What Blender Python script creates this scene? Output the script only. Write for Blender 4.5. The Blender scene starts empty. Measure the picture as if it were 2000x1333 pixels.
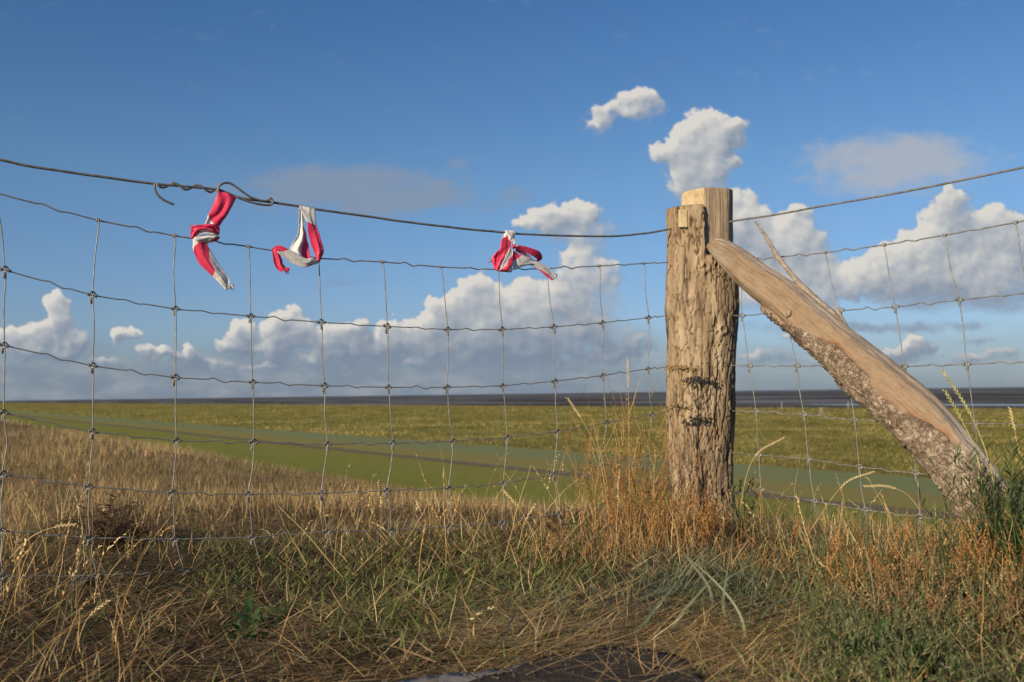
import bpy, math
import numpy as np
from mathutils import Matrix, Vector

rng = np.random.default_rng(11)
SC = bpy.context.scene
COL = SC.collection

# ------------------------------------------------------------------ camera, sky, sun, exposure
PW, PH = 2000.0, 1333.0
LENS = 35.0
F = PW * LENS / 36.0
PITCH = math.atan((769.5 - PH / 2) / F)
ROLL = 0.0135
CAMZ = 0.36
cp, sp = math.cos(PITCH), math.sin(PITCH)
fw = np.array([0, cp, sp])
r0 = np.array([1.0, 0, 0]); u0 = np.array([0, -sp, cp])
rt = math.cos(ROLL) * r0 - math.sin(ROLL) * u0
up = math.sin(ROLL) * r0 + math.cos(ROLL) * u0
CAM = np.array([0, 0, CAMZ])
cam = bpy.data.cameras.new("camera"); camo = bpy.data.objects.new("camera", cam); COL.objects.link(camo)
cam.lens = LENS; cam.sensor_width = 36; cam.clip_start = 0.05; cam.clip_end = 90000
camo.matrix_world = Matrix(((rt[0], up[0], -fw[0], CAM[0]), (rt[1], up[1], -fw[1], CAM[1]),
                            (rt[2], up[2], -fw[2], CAM[2]), (0, 0, 0, 1)))
cam.dof.use_dof = True; cam.dof.focus_distance = 1.95; cam.dof.aperture_fstop = 7.6
SC.camera = camo

SUN_EL, SUN_AZ = 20.0, 219.0          # azimuth clockwise from +Y (north): behind the camera, to the left
SUN_STRENGTH, SKY_STRENGTH = 5.0, 0.09
EXPOSURE = 0.25
SC.view_settings.view_transform = 'Standard'; SC.view_settings.look = 'None'
SC.view_settings.gamma = 1.0; SC.view_settings.exposure = EXPOSURE


def pix2dir(x, y):
    x = np.asarray(x, float); y = np.asarray(y, float)
    a = (x - PW / 2) / F; b = (PH / 2 - y) / F
    return fw + a[..., None] * rt + b[..., None] * up


def project(P):
    d = P - CAM
    z = d @ fw
    return PW / 2 + F * (d @ rt) / z, PH / 2 - F * (d @ up) / z


class NB:
    """small helper that builds shader nodes"""
    def __init__(self, tree):
        self.t = tree; self.n = tree.nodes; self.l = tree.links

    def node(self, typ, **kw):
        n = self.n.new(typ)
        for k, v in kw.items():
            setattr(n, k, v)
        return n

    def put(self, sock, v):
        if isinstance(v, bpy.types.NodeSocket):
            self.l.new(v, sock)
        elif v is not None:
            if hasattr(sock, 'default_value'):
                try:
                    sock.default_value = v
                except Exception:
                    sock.default_value = tuple(v) + (1.0,)

    def m(self, op, a=None, b=None, c=None, clamp=False):
        n = self.node('ShaderNodeMath', operation=op, use_clamp=clamp)
        for i, v in enumerate((a, b, c)):
            if v is not None:
                self.put(n.inputs[i], v)
        return n.outputs[0]

    def v(self, op, a=None, b=None, c=None, out=0):
        n = self.node('ShaderNodeVectorMath', operation=op)
        for i, v in enumerate((a, b, c)):
            if v is not None:
                self.put(n.inputs[i], v)
        return n.outputs['Value'] if out == 'Value' else n.outputs[out]

    def mix(self, f, a, b, blend='MIX'):
        n = self.node('ShaderNodeMix', data_type='RGBA', blend_type=blend)
        n.clamp_factor = True
        self.put(n.inputs[0], f); self.put(n.inputs[6], a if isinstance(a, bpy.types.NodeSocket) else tuple(a)[:3] + (1,))
        self.put(n.inputs[7], b if isinstance(b, bpy.types.NodeSocket) else tuple(b)[:3] + (1,))
        return n.outputs[2]

    def step(self, x, lo, hi, a=0.0, b=1.0, smooth=True):
        n = self.node('ShaderNodeMapRange', interpolation_type='SMOOTHSTEP' if smooth else 'LINEAR')
        self.put(n.inputs[0], x)
        for i, v in enumerate((lo, hi, a, b)):
            self.put(n.inputs[i + 1], v)
        return n.outputs[0]

    def noise(self, vec, scale, detail=4, rough=0.55, dist=0.0, dim='3D', col=False):
        n = self.node('ShaderNodeTexNoise', noise_dimensions=dim)
        if vec is not None:
            self.put(n.inputs['Vector'], vec)
        n.inputs['Scale'].default_value = scale; n.inputs['Detail'].default_value = detail
        n.inputs['Roughness'].default_value = rough; n.inputs['Distortion'].default_value = dist
        return n.outputs[1 if col else 0]

    def ramp(self, f, stops):
        n = self.node('ShaderNodeValToRGB'); cr = n.color_ramp
        while len(cr.elements) < len(stops):
            cr.elements.new(0.5)
        for e, (p, c) in zip(cr.elements, stops):
            e.position = p; e.color = tuple(c)[:3] + (1,)
        self.put(n.inputs[0], f)
        return n.outputs[0]


# ---- the sky: NISHITA daylight, graded a little bluer, with cumulus clouds placed by direction
WORLD = bpy.data.worlds.new("World"); SC.world = WORLD; WORLD.use_nodes = True


def uv_of(x, y):
    d = pix2dir(x, y)
    return d[..., 0] / d[..., 1], d[..., 2] / d[..., 1]


# (x, y, rx, ry, weight) puffs, each the direction in which a puff of the cloud stands
PUFFS = [
    # small ragged cloud
    (1265, 190, 30, 19, .50), (1235, 200, 40, 22, .54), (1200, 222, 40, 18, .48), (1165, 240, 28, 12, .40), (1286, 206, 15, 22, .40), (1250, 220, 40, 18, .25),
    # tower above the post
    (1388, 262, 58, 42, 1), (1420, 275, 32, 38, 1), (1345, 268, 30, 26, .95), (1310, 292, 40, 20, .95), (1395, 235, 22, 18, 1), (1428, 246, 16, 14, .9),
    (1360, 310, 62, 34, .75), (1340, 345, 44, 36, .58), (1365, 375, 60, 40, .52), (1437, 322, 16, 11, .9), (1400, 330, 30, 30, .8),
    # behind the brace
    (1445, 430, 40, 48, 1), (1480, 455, 50, 46, 1), (1550, 445, 38, 36, 1), (1575, 490, 46, 50, 1), (1525, 500, 60, 50, .95), (1600, 545, 56, 38, .9),
    (1500, 560, 70, 40, .8), (1540, 590, 90, 26, .55),
    # big right cloud
    (1860, 400, 34, 30, .6), (1850, 440, 54, 40, .68), (1940, 430, 38, 34, .95), (1975, 470, 50, 46, .95), (1800, 480, 50, 34, .95), (1755, 505, 46, 34, .95),
    (1870, 500, 90, 50, .95), (1700, 540, 70, 32, .75), (1800, 550, 130, 36, .85), (1960, 540, 80, 40, .9), (1660, 560, 60, 24, .5),
    # cloud in the middle
    (1150, 405, 26, 18, 1), (1115, 415, 40, 22, 1), (1070, 425, 38, 20, .95), (1030, 435, 30, 16, .8), (1120, 445, 70, 26, .65), (1150, 490, 40, 50, .36),
    (1130, 530, 50, 40, .36), (1190, 530, 26, 24, .44), (1165, 570, 50, 50, .40),
    # large centre cumulus
    (933, 556, 24, 20, 1.1), (915, 585, 34, 28, 1.1), (950, 585, 40, 34, 1.0), (880, 610, 40, 28, 1.05), (850, 632, 30, 22, 1), (985, 600, 40, 34, .95),
    (1040, 590, 56, 44, .8), (1090, 580, 36, 30, .62), (1090, 625, 90, 44, .58), (940, 640, 90, 46, .95), (840, 660, 50, 34, .9), (780, 665, 40, 28, .85),
    (1030, 660, 120, 40, .7), (1190, 655, 70, 34, .45), (845, 603, 10, 12, .8), (900, 690, 140, 30, .6), (1100, 700, 150, 30, .45),
    # left cumulus
    (570, 620, 24, 20, 1.05), (550, 645, 38, 32, 1.1), (590, 650, 24, 28, 1), (545, 680, 40, 20, .95), (485, 640, 16, 20, .9), (470, 665, 28, 30, 1),
    (440, 680, 16, 14, .8), (620, 665, 18, 22, .85), (660, 655, 24, 24, .9), (650, 690, 40, 26, .75), (700, 660, 20, 26, .85), (715, 690, 40, 28, .75),
    (755, 680, 30, 26, .8), (600, 705, 80, 20, .5),
    # far left
    (112, 592, 20, 18, 1.1), (112, 618, 26, 24, 1.1), (116, 640, 22, 20, .9), (80, 650, 26, 20, .75), (60, 672, 34, 24, .7), (120, 680, 44, 26, .7),
    (20, 660, 26, 20, .7), (150, 668, 26, 36, .5), (130, 685, 12, 14, 1), (60, 690, 50, 20, .55),
    (262, 650, 22, 12, .7), (240, 665, 16, 14, .6), (285, 690, 18, 13, .95), (322, 686, 18, 14, 1.0), (375, 692, 20, 15, .95), (345, 702, 50, 14, .5),
    # low right
    (1800, 668, 26, 16, .75), (1785, 690, 46, 20, .7), (1740, 698, 40, 14, .55), (1955, 694, 50, 14, .55), (1500, 696, 50, 13, .5), (1590, 706, 50, 12, .5),
    (1890, 704, 36, 11, .5), (1560, 656, 46, 10, .4),
    # ragged low bank
    (215, 715, 60, 14, .5), (420, 716, 50, 15, .55), (520, 722, 60, 14, .5), (690, 728, 80, 13, .5), (820, 718, 60, 18, .55), (960, 726, 90, 14, .5), (1090, 722, 60, 16, .5),
    (1220, 700, 50, 16, .5), (1250, 668, 34, 14, .4), (1240, 735, 60, 10, .4), (760, 640, 20, 16, .7), (690, 640, 22, 18, .7), (1010, 700, 50, 20, .55),
]
# soft thin grey sheets and streaks
SHEETS = [
    (700, 372, 190, 36, .95), (610, 352, 190, 34, .6), (790, 392, 120, 24, .7), (560, 405, 90, 14, .3), (230, 365, 80, 12, .22),
    (1755, 322, 150, 46, .95), (1690, 340, 90, 46, .5), (1810, 300, 80, 34, .6), (895, 315, 24, 14, .5), (1003, 372, 22, 12, .45), (990, 395, 50, 16, .2),
    (668, 552, 50, 12, .5), (1770, 637, 90, 9, .9), (1890, 631, 40, 9, .8), (1700, 640, 30, 9, .7), (1960, 590, 140, 22, .5), (1910, 664, 30, 7, .6),
    (1560, 640, 130, 14, .4), (1850, 575, 190, 26, .6),
]


def blob_group(name, blobs, puffy):
    g = bpy.data.node_groups.new(name, 'ShaderNodeTree')
    g.interface.new_socket("UV", in_out='INPUT', socket_type='NodeSocketVector')
    g.interface.new_socket("D", in_out='OUTPUT', socket_type='NodeSocketFloat')
    g.interface.new_socket("Lit", in_out='OUTPUT', socket_type='NodeSocketFloat')
    g.interface.new_socket("Body", in_out='OUTPUT', socket_type='NodeSocketFloat')
    b = NB(g)
    gi = b.node('NodeGroupInput'); go = b.node('NodeGroupOutput')
    uv = gi.outputs[0]
    w1 = b.noise(uv, 16, 2, .5, col=True)
    w2 = b.noise(uv, 64, 4, .52, col=True)
    p = b.v('ADD', uv, b.v('MULTIPLY', b.v('SUBTRACT', w1, (.5, .5, .5)), (.020, .016, 0)))
    p = b.v('ADD', p, b.v('MULTIPLY', b.v('SUBTRACT', w2, (.5, .5, .5)), (.030, .028, 0) if puffy else (.03, .012, 0)))
    acc = None; la = None
    for (x, y, rx, ry, wgt) in blobs:
        u, v = uv_of(x, y)
        if puffy:
            rx, ry = rx * 1.10, ry * 1.08
        q = b.v('MULTIPLY_ADD', p, (F / rx, F / ry, 0), (-float(u) * F / rx, -float(v) * F / ry, 0))
        dd = b.v('DOT_PRODUCT', q, q, out='Value')
        if puffy:
            dd = b.m('MULTIPLY', dd, dd)
        e = b.m('MULTIPLY', b.m('EXPONENT', b.m('MULTIPLY', dd, -1.0)), wgt)
        acc = e if acc is None else b.m('ADD', acc, e)
        if puffy:
            ql = b.v('DOT_PRODUCT', q, (-.50, .80, 0), out='Value')
            la = b.m('MULTIPLY', e, ql) if la is None else b.m('MULTIPLY_ADD', e, ql, la)
    if puffy:
        b.l.new(b.m('DIVIDE', la, b.m('ADD', acc, .12)), go.inputs[1])
    acc = b.m('SUBTRACT', 1.0, b.m('EXPONENT', b.m('MULTIPLY', acc, -1.3)))
    if puffy:
        nz = b.m('MULTIPLY', b.m('SUBTRACT', b.noise(uv, 52, 7, .54), .5), 1.15)
    else:
        nz = b.m('MULTIPLY', b.m('SUBTRACT', b.noise(b.v('MULTIPLY', uv, (.7, 1.3, 1)), 30, 7, .62), .5), 1.35)
    b.l.new(acc, go.inputs[2])
    b.l.new(b.m('ADD', acc, nz), go.inputs[0])
    return g


def build_world():
    b = NB(WORLD.node_tree); b.n.clear()
    sky = b.node('ShaderNodeTexSky', sky_type='NISHITA')
    sky.sun_disc = False
    sky.sun_elevation = math.radians(SUN_EL); sky.sun_rotation = math.radians(SUN_AZ)
    sky.altitude = 0; sky.air_density = 1.0; sky.dust_density = 0.6; sky.ozone_density = 2.2
    tc = b.node('ShaderNodeTexCoord')
    d = tc.outputs['Generated']
    sep = b.node('ShaderNodeSeparateXYZ'); b.l.new(d, sep.inputs[0])
    yy = b.m('MAXIMUM', sep.outputs[1], .02)
    u = b.m('DIVIDE', sep.outputs[0], yy); v = b.m('DIVIDE', sep.outputs[2], yy)
    cmb = b.node('ShaderNodeCombineXYZ'); b.l.new(u, cmb.inputs[0]); b.l.new(v, cmb.inputs[1])
    uv = cmb.outputs[0]
    front = b.step(sep.outputs[1], .25, .5)
    # graded clear sky
    el = b.m('ARCSINE', sep.outputs[2])
    grade = b.ramp(b.step(el, 0.0, math.radians(60), smooth=False),
                   [(0, (.48, .60, .92)), (.07, (.56, .68, .97)), (.2, (.56, .74, .93)), (.42, (.36, .63, .91)), (1, (.42, .66, .96))])
    clear = b.mix(1.0, sky.outputs[0], grade, 'MULTIPLY')
    G = blob_group('cumulus_field', PUFFS, True)
    S = blob_group('sheet_field', SHEETS, False)

    def ev(g, vec):
        n = b.node('ShaderNodeGroup'); n.node_tree = g; b.put(n.inputs[0], vec); return n.outputs[0], n.outputs[1], n.outputs[2]
    d0, lit0, body = ev(G, uv)
    d1, _, _ = ev(G, b.v('ADD', uv, (-.0045, .0062, 0)))
    lit0 = b.m('MULTIPLY', lit0, 1.0)
    # crisp sunlit tops, soft undersides
    soft = b.step(lit0, -.25, .40, .60, .20)
    alpha = b.m('MULTIPLY', b.step(d0, .22, b.m('ADD', .22, soft)), b.m('MULTIPLY', front, b.step(v, .004, .036, .0, .96)))
    relief = b.m('SUBTRACT', d0, d1)
    low = b.step(v, .016, .095)          # the lower bank stands in the shade of higher cloud
    lit = b.m('ADD', b.m('MULTIPLY', low, .50), b.m('MULTIPLY', lit0, .42))
    lit = b.m('ADD', lit, b.m('MULTIPLY', relief, .60))
    lit = b.m('ADD', lit, b.m('MULTIPLY', b.m('SUBTRACT', b.noise(uv, 17, 5), .5), .75))
    ccol = b.ramp(lit, [(0.0, (1.9, 2.4, 3.2)), (.25, (2.8, 3.2, 3.8)), (.52, (4.3, 4.5, 4.7)), (.85, (6.7, 6.4, 5.9))])
    s0, _, _ = ev(S, uv)
    salpha = b.m('MULTIPLY', b.m('MULTIPLY', b.step(s0, .10, .80), .78), front)
    scol = b.mix(b.step(u, .05, .25), b.ramp(b.step(v, .05, .25), [(0, (1.9, 2.45, 3.3)), (1, (2.35, 2.85, 3.65))]), b.ramp(b.step(v, .09, .2), [(0, (2.3, 2.8, 3.6)), (1, (4.1, 4.25, 4.6))]))
    # grey-blue bank above the horizon
    bank_n = b.noise(b.v('MULTIPLY', uv, (9, 26, 1)), 1.0, 5, .55)
    bank = b.m('MULTIPLY', b.step(b.m('ADD', v, b.m('MULTIPLY', b.m('SUBTRACT', bank_n, .5), .06)), .068, .014),
               b.step(u, .42, -.1, .35, 1.0))
    bank = b.m('MULTIPLY', b.m('MULTIPLY', bank, front), .85)
    c = b.mix(salpha, clear, scol)
    bcol = b.mix(b.step(b.noise(b.v('MULTIPLY', uv, (16, 42, 1)), 1.0, 6, .6), .42, .66), (1.95, 2.45, 3.2), (2.85, 3.2, 3.75))
    c = b.mix(bank, c, bcol)
    veil = b.m('MULTIPLY', b.m('MULTIPLY', b.step(b.m('ADD', body, b.m('MULTIPLY', b.m('SUBTRACT', d0, body), .25)), .04, .5), .40), b.m('MULTIPLY', front, b.step(v, .02, .06)))
    c = b.mix(veil, c, (2.7, 3.2, 3.9))
    c = b.mix(alpha, c, ccol)
    bg = b.node('ShaderNodeBackground'); b.l.new(c, bg.inputs[0]); bg.inputs[1].default_value = SKY_STRENGTH
    out = b.node('ShaderNodeOutputWorld'); b.l.new(bg.outputs[0], out.inputs[0])
    WORLD.cycles.sampling_method = 'MANUAL'; WORLD.cycles.sample_map_resolution = 256


build_world()

sun = bpy.data.lights.new("sun", 'SUN'); suno = bpy.data.objects.new("sun", sun); COL.objects.link(suno)
sun.energy = SUN_STRENGTH; sun.angle = math.radians(0.53); sun.color = (1.0, .82, .59)
_a, _e = math.radians(SUN_AZ), math.radians(SUN_EL)
TO_SUN = Vector((math.sin(_a) * math.cos(_e), math.cos(_a) * math.cos(_e), math.sin(_e)))
suno.rotation_euler = TO_SUN.to_track_quat('Z', 'Y').to_euler()
suno.location = TO_SUN * 30


# ------------------------------------------------------------------ noise in numpy
def _hash(ix, iy, iz):
    h = (ix.astype(np.int64) * 374761393 + iy.astype(np.int64) * 668265263 + iz.astype(np.int64) * 2147483647 + 1013) & 0xffffffff
    h = ((h ^ (h >> 13)) * 1274126177) & 0xffffffff
    h = ((h ^ (h >> 16)) * 2246822519) & 0xffffffff
    return ((h ^ (h >> 15)) & 0xffffff) / float(0xffffff)


def vnoise(x, y, z=0.0):
    x, y, z = np.broadcast_arrays(np.asarray(x, float), np.asarray(y, float), np.asarray(z, float))
    ix, iy, iz = np.floor(x), np.floor(y), np.floor(z)
    fx, fy, fz = x - ix, y - iy, z - iz
    fx = fx * fx * (3 - 2 * fx); fy = fy * fy * (3 - 2 * fy); fz = fz * fz * (3 - 2 * fz)
    ix, iy, iz = ix.astype(np.int64), iy.astype(np.int64), iz.astype(np.int64)
    r = 0
    for a in (0, 1):
        for b_ in (0, 1):
            for c in (0, 1):
                w = (fx if a else 1 - fx) * (fy if b_ else 1 - fy) * (fz if c else 1 - fz)
                r = r + w * _hash(ix + a, iy + b_, iz + c)
    return r * 2 - 1


def fbm(x, y, z=0.0, o=4, g=.5):
    s = 0; a = 1; t = 0
    for i in range(o):
        f_ = 2.03 ** i
        s = s + a * vnoise(np.asarray(x) * f_ + 17.3 * i, np.asarray(y) * f_ + 5.1 * i, np.asarray(z) * f_ + 9.7 * i); t += a; a *= g
    return s / t


def sstep(a, b_, x):
    t = np.clip((x - a) / (b_ - a), 0, 1)
    return t * t * (3 - 2 * t)


# ------------------------------------------------------------------ mesh helpers
class MB:
    def __init__(self):
        self.v = []; self.f = []; self.n = 0; self.att = {}; self.mi = []

    def add(self, verts, faces, mat=0, **att):
        verts = np.asarray(verts, float).reshape(-1, 3)
        self.v.append(verts)
        for fc in faces:
            self.f.append([int(i) + self.n for i in fc]); self.mi.append(mat)
        for k, val in att.items():
            self.att.setdefault(k, []).append((self.n, np.asarray(val)))
        self.n += len(verts)

    def tube(self, pts, rad, k=6, caps=True, mat=0, **att):
        pts = np.asarray(pts, float); n = len(pts)
        rad = np.broadcast_to(np.asarray(rad, float), (n,))
        tan = np.gradient(pts, axis=0); tan /= np.linalg.norm(tan, axis=1)[:, None] + 1e-12
        ref = np.array([0.31, -.83, .46])
        if abs(tan.mean(0) @ ref) > .9 * np.linalg.norm(tan.mean(0)):
            ref = np.array([.9, .1, .4])
        a = np.cross(tan, ref); a /= np.linalg.norm(a, axis=1)[:, None] + 1e-12
        b_ = np.cross(tan, a)
        th = np.arange(k) * 2 * math.pi / k
        V = pts[:, None, :] + rad[:, None, None] * (np.cos(th)[None, :, None] * a[:, None, :] + np.sin(th)[None, :, None] * b_[:, None, :])
        faces = []
        for i in range(n - 1):
            for j in range(k):
                j2 = (j + 1) % k
                faces.append((i * k + j, i * k + j2, (i + 1) * k + j2, (i + 1) * k + j))
        if caps:
            faces.append(tuple(range(k - 1, -1, -1))); faces.append(tuple((n - 1) * k + j for j in range(k)))
        self.add(V.reshape(-1, 3), faces, mat, **att)

    def ball(self, c, r, seg=8, rings=6, jitter=0.0, mat=0):
        c = np.asarray(c, float); r = np.broadcast_to(np.asarray(r, float), (3,))
        V = [c + r * (0, 0, 1)]
        for i in range(1, rings):
            ph = math.pi * i / rings
            for j in range(seg):
                th = 2 * math.pi * j / seg
                q = 1 + jitter * rng.uniform(-1, 1)
                V.append(c + r * q * np.array((math.sin(ph) * math.cos(th), math.sin(ph) * math.sin(th), math.cos(ph))))
        V.append(c - r * (0, 0, 1)); L = len(V) - 1; fs = []
        for j in range(seg):
            fs.append((0, 1 + j, 1 + (j + 1) % seg))
            fs.append((L, L - seg + (j + 1) % seg, L - seg + j))
        for i in range(rings - 2):
            for j in range(seg):
                a = 1 + i * seg + j; b_ = 1 + i * seg + (j + 1) % seg
                fs.append((a, a + seg, b_ + seg, b_))
        self.add(V, fs, mat)

    def build(self, name, mats, parent=None, smooth=True, loc=None):
        me = bpy.data.meshes.new(name)
        V = np.concatenate(self.v)
        if loc is not None:
            V = V - np.asarray(loc)
        me.from_pydata(V.tolist(), [], self.f)
        return finish(me, name, mats, parent, smooth, self.mi)


def finish(me, name, mats, parent=None, smooth=True, mi=None):
    if not isinstance(mats, (list, tuple)):
        mats = [mats]
    for m_ in mats:
        me.materials.append(m_)
    if mi is not None and len(mats) > 1:
        me.polygons.foreach_set('material_index', np.asarray(mi, np.int32))
    if smooth:
        me.polygons.foreach_set('use_smooth', np.ones(len(me.polygons), bool))
    me.update()
    o = bpy.data.objects.new(name, me); COL.objects.link(o)
    if parent:
        o.parent = parent
    return o


def np_mesh(name, V, quads, mats, parent=None, smooth=True, colors=None, floats=None, tris=None):
    """fast mesh from numpy arrays (quads Nx4, tris Nx3)"""
    me = bpy.data.meshes.new(name)
    V = np.asarray(V, np.float32)
    nq = 0 if quads is None else len(quads); nt = 0 if tris is None else len(tris)
    me.vertices.add(len(V)); me.vertices.foreach_set('co', V.ravel())
    li = []; ls = []; off = 0
    if nq:
        li.append(np.asarray(quads, np.int32).ravel()); ls.append(np.arange(nq) * 4); off = nq * 4
    if nt:
        li.append(np.asarray(tris, np.int32).ravel()); ls.append(off + np.arange(nt) * 3)
    li = np.concatenate(li).astype(np.int32); ls = np.concatenate(ls).astype(np.int32)
    me.loops.add(len(li)); me.loops.foreach_set('vertex_index', li)
    me.polygons.add(len(ls)); me.polygons.foreach_set('loop_start', ls)
    me.update(calc_edges=True)
    if colors is not None:
        a = me.color_attributes.new('Col', 'FLOAT_COLOR', 'POINT')
        c4 = np.ones((len(V), 4), np.float32); c4[:, :3] = colors
        a.data.foreach_set('color', c4.ravel())
    for k, val in (floats or {}).items():
        a = me.attributes.new(k, 'FLOAT', 'POINT'); a.data.foreach_set('value', np.asarray(val, np.float32))
    return finish(me, name, mats, parent, smooth)


def empty(name, loc):
    o = bpy.data.objects.new(name, None); o.empty_display_size = .1
    o.location = tuple(loc); COL.objects.link(o)
    return o


def tag(o, label=None, cat=None, group=None, kind=None):
    if label: o['label'] = label
    if cat: o['category'] = cat
    if group: o['group'] = group
    if kind: o['kind'] = kind
    return o


def child(o, root):
    """parent a mesh written in world coordinates to an Empty standing at its thing's base"""
    o.parent = root
    o.matrix_parent_inverse = Matrix.Translation(-root.location)
    return o


def catmull(P, n=8):
    P = np.asarray(P, float)
    Q = np.vstack([2 * P[0] - P[1], P, 2 * P[-1] - P[-2]])
    out = []
    for i in range(1, len(Q) - 2):
        for t in np.linspace(0, 1, n, endpoint=False):
            a, b_, c, d = Q[i - 1], Q[i], Q[i + 1], Q[i + 2]
            out.append(.5 * ((2 * b_) + (c - a) * t + (2 * a - 5 * b_ + 4 * c - d) * t * t + (3 * b_ - a - 3 * c + d) * t ** 3))
    out.append(P[-1])
    return np.array(out)


# ------------------------------------------------------------------ materials
def new_mat(name):
    m_ = bpy.data.materials.new(name); m_.use_nodes = True
    b = NB(m_.node_tree); b.n.clear()
    out = b.node('ShaderNodeOutputMaterial')
    p = b.node('ShaderNodeBsdfPrincipled'); b.l.new(p.outputs[0], out.inputs[0])
    b.out = out; b.p = p
    return m_, b


def bump(b, h, strength=.5, dist=.002):
    n = b.node('ShaderNodeBump'); n.inputs['Strength'].default_value = strength; n.inputs['Distance'].default_value = dist
    b.l.new(h, n.inputs['Height']); b.l.new(n.outputs[0], b.p.inputs['Normal'])


def objco(b):
    return b.node('ShaderNodeTexCoord').outputs['Object']


def mat_wire(name, c1, c2, rough=.5, metal=.35):
    m_, b = new_mat(name)
    co = objco(b)
    n = b.noise(co, 60, 4, .6)
    b.put(b.p.inputs['Base Color'], b.mix(b.step(n, .38, .62), c1, c2))
    b.p.inputs['Roughness'].default_value = rough; b.p.inputs['Metallic'].default_value = metal
    bump(b, b.noise(co, 900, 2), .25, .0004)
    return m_


M_WIRE = mat_wire('galvanised_wire', (.17, .165, .15), (.27, .26, .235))
M_TOPWIRE = mat_wire('weathered_wire', (.12, .115, .11), (.20, .19, .17), .55, .3)


def mat_bark():
    m_, b = new_mat('oak_bark')
    co = objco(b)
    st = b.v('MULTIPLY', co, (1, 1, .16))
    n1 = b.noise(st, 34, 6, .6)
    n2 = b.noise(st, 130, 5, .65)
    big = b.noise(co, 5, 3, .5)
    c = b.ramp(n1, [(.30, (.13, .092, .058)), (.46, (.27, .20, .125)), (.60, (.385, .30, .195)), (.74, (.49, .40, .275))])
    c = b.mix(b.step(big, .45, .68, 0, .55), c, (.27, .19, .11))
    c = b.mix(b.step(n2, .58, .75, 0, .5), c, (.52, .42, .29))
    att = b.node('ShaderNodeAttribute', attribute_name='crack').outputs['Fac']
    c = b.mix(b.m('MULTIPLY', att, .95), c, (.06, .04, .027))
    b.put(b.p.inputs['Base Color'], c)
    b.p.inputs['Roughness'].default_value = .92; b.p.inputs['Specular IOR Level'].default_value = .15
    h = b.m('ADD', b.m('MULTIPLY', n1, .6), b.m('MULTIPLY', n2, .6))
    bump(b, h, .9, .006)
    return m_


def mat_rough_bark():
    m_, b = new_mat('flaky_bark')
    co = objco(b)
    n1 = b.noise(co, 30, 6, .62, .6)
    vo = b.node('ShaderNodeTexVoronoi', feature='DISTANCE_TO_EDGE')
    b.put(vo.inputs['Vector'], b.v('ADD', co, b.v('MULTIPLY', b.noise(co, 60, 5, .7, col=True), (.06, .06, .06)))); vo.inputs['Scale'].default_value = 55
    n2 = b.noise(co, 150, 4, .65)
    c = b.ramp(n1, [(.30, (.14, .10, .07)), (.48, (.29, .22, .155)), (.62, (.40, .325, .24)), (.75, (.48, .41, .32))])
    c = b.mix(b.step(vo.outputs[0], .05, .0, 0, .35), c, (.13, .09, .065))
    c = b.mix(b.step(n2, .60, .72, 0, .45), c, (.26, .15, .08))
    b.put(b.p.inputs['Base Color'], c)
    b.p.inputs['Roughness'].default_value = .95; b.p.inputs['Specular IOR Level'].default_value = .1
    h = b.m('ADD', b.m('MULTIPLY', n1, .8), b.m('ADD', b.m('MULTIPLY', b.step(vo.outputs[0], 0, .10), .28), b.m('MULTIPLY', n2, .4)))
    bump(b, h, 1.0, .007)
    return m_


def mat_wood(name, base, dark, light, axis_scale, weather=False):
    m_, b = new_mat(name)
    co = objco(b)
    if weather:
        at = b.node('ShaderNodeAttribute', attribute_name='along').outputs['Vector']
        co2 = at
    else:
        co2 = b.v('MULTIPLY', co, axis_scale)
    g1 = b.noise(co2, 60, 6, .62, .3) if not weather else b.m('ADD', b.m('MULTIPLY', b.noise(co2, 60, 6, .62, .3), .55), b.m('MULTIPLY', b.noise(co, 22, 5, .6), .45))
    g2 = b.noise(co2, 210, 3, .6)
    c = b.ramp(g1, [(.28, dark), (.48, base), (.7, light)])
    c = b.mix(b.step(g2, .50, .68, 0, .70), c, dark)
    if weather:
        c = b.mix(b.step(b.noise(co, 13, 5, .65), .52, .68, 0, .55), c, (.20, .145, .10))
        c = b.mix(b.step(b.noise(co, 8, 4, .6), .50, .66, 0, .55), c, (.33, .275, .215))
        wz = b.node('ShaderNodeAttribute', attribute_name='grey').outputs['Fac']
        gr = b.mix(g1, (.26, .22, .175), (.45, .39, .32))
        c = b.mix(wz, c, gr)  # weathered grey that also carries painted shading of the upper side
        c = b.mix(b.node('ShaderNodeAttribute', attribute_name='fringe').outputs['Fac'], c, (.25, .125, .06))
        c = b.mix(b.m('MULTIPLY', b.node('ShaderNodeAttribute', attribute_name='groove').outputs['Fac'], .7), c, (.13, .08, .045))
        red = b.step(b.noise(co2, 11, 5, .65), .56, .66, 0, .8)
        c = b.mix(red, c, (.27, .125, .055))
        ck = b.step(b.m('ABSOLUTE', b.m('SUBTRACT', b.noise(b.v('MULTIPLY', co2, (.35, 1, 1)), 46, 3, .5), .5)), .022, .006, 0, 1)
        ck = b.m('MULTIPLY', ck, b.step(b.noise(co2, 9, 2), .50, .60))
        c = b.mix(b.m('MULTIPLY', ck, .8), c, (.09, .055, .032))
    else:
        c = b.mix(b.step(b.noise(co, 16, 4), .5, .7, 0, .5), c, dark)
    b.put(b.p.inputs['Base Color'], c)
    b.p.inputs['Roughness'].default_value = .8; b.p.inputs['Specular IOR Level'].default_value = .2
    bump(b, b.m('ADD', g1, b.m('MULTIPLY', g2, .6)), 1.0, .004)
    return m_


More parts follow.
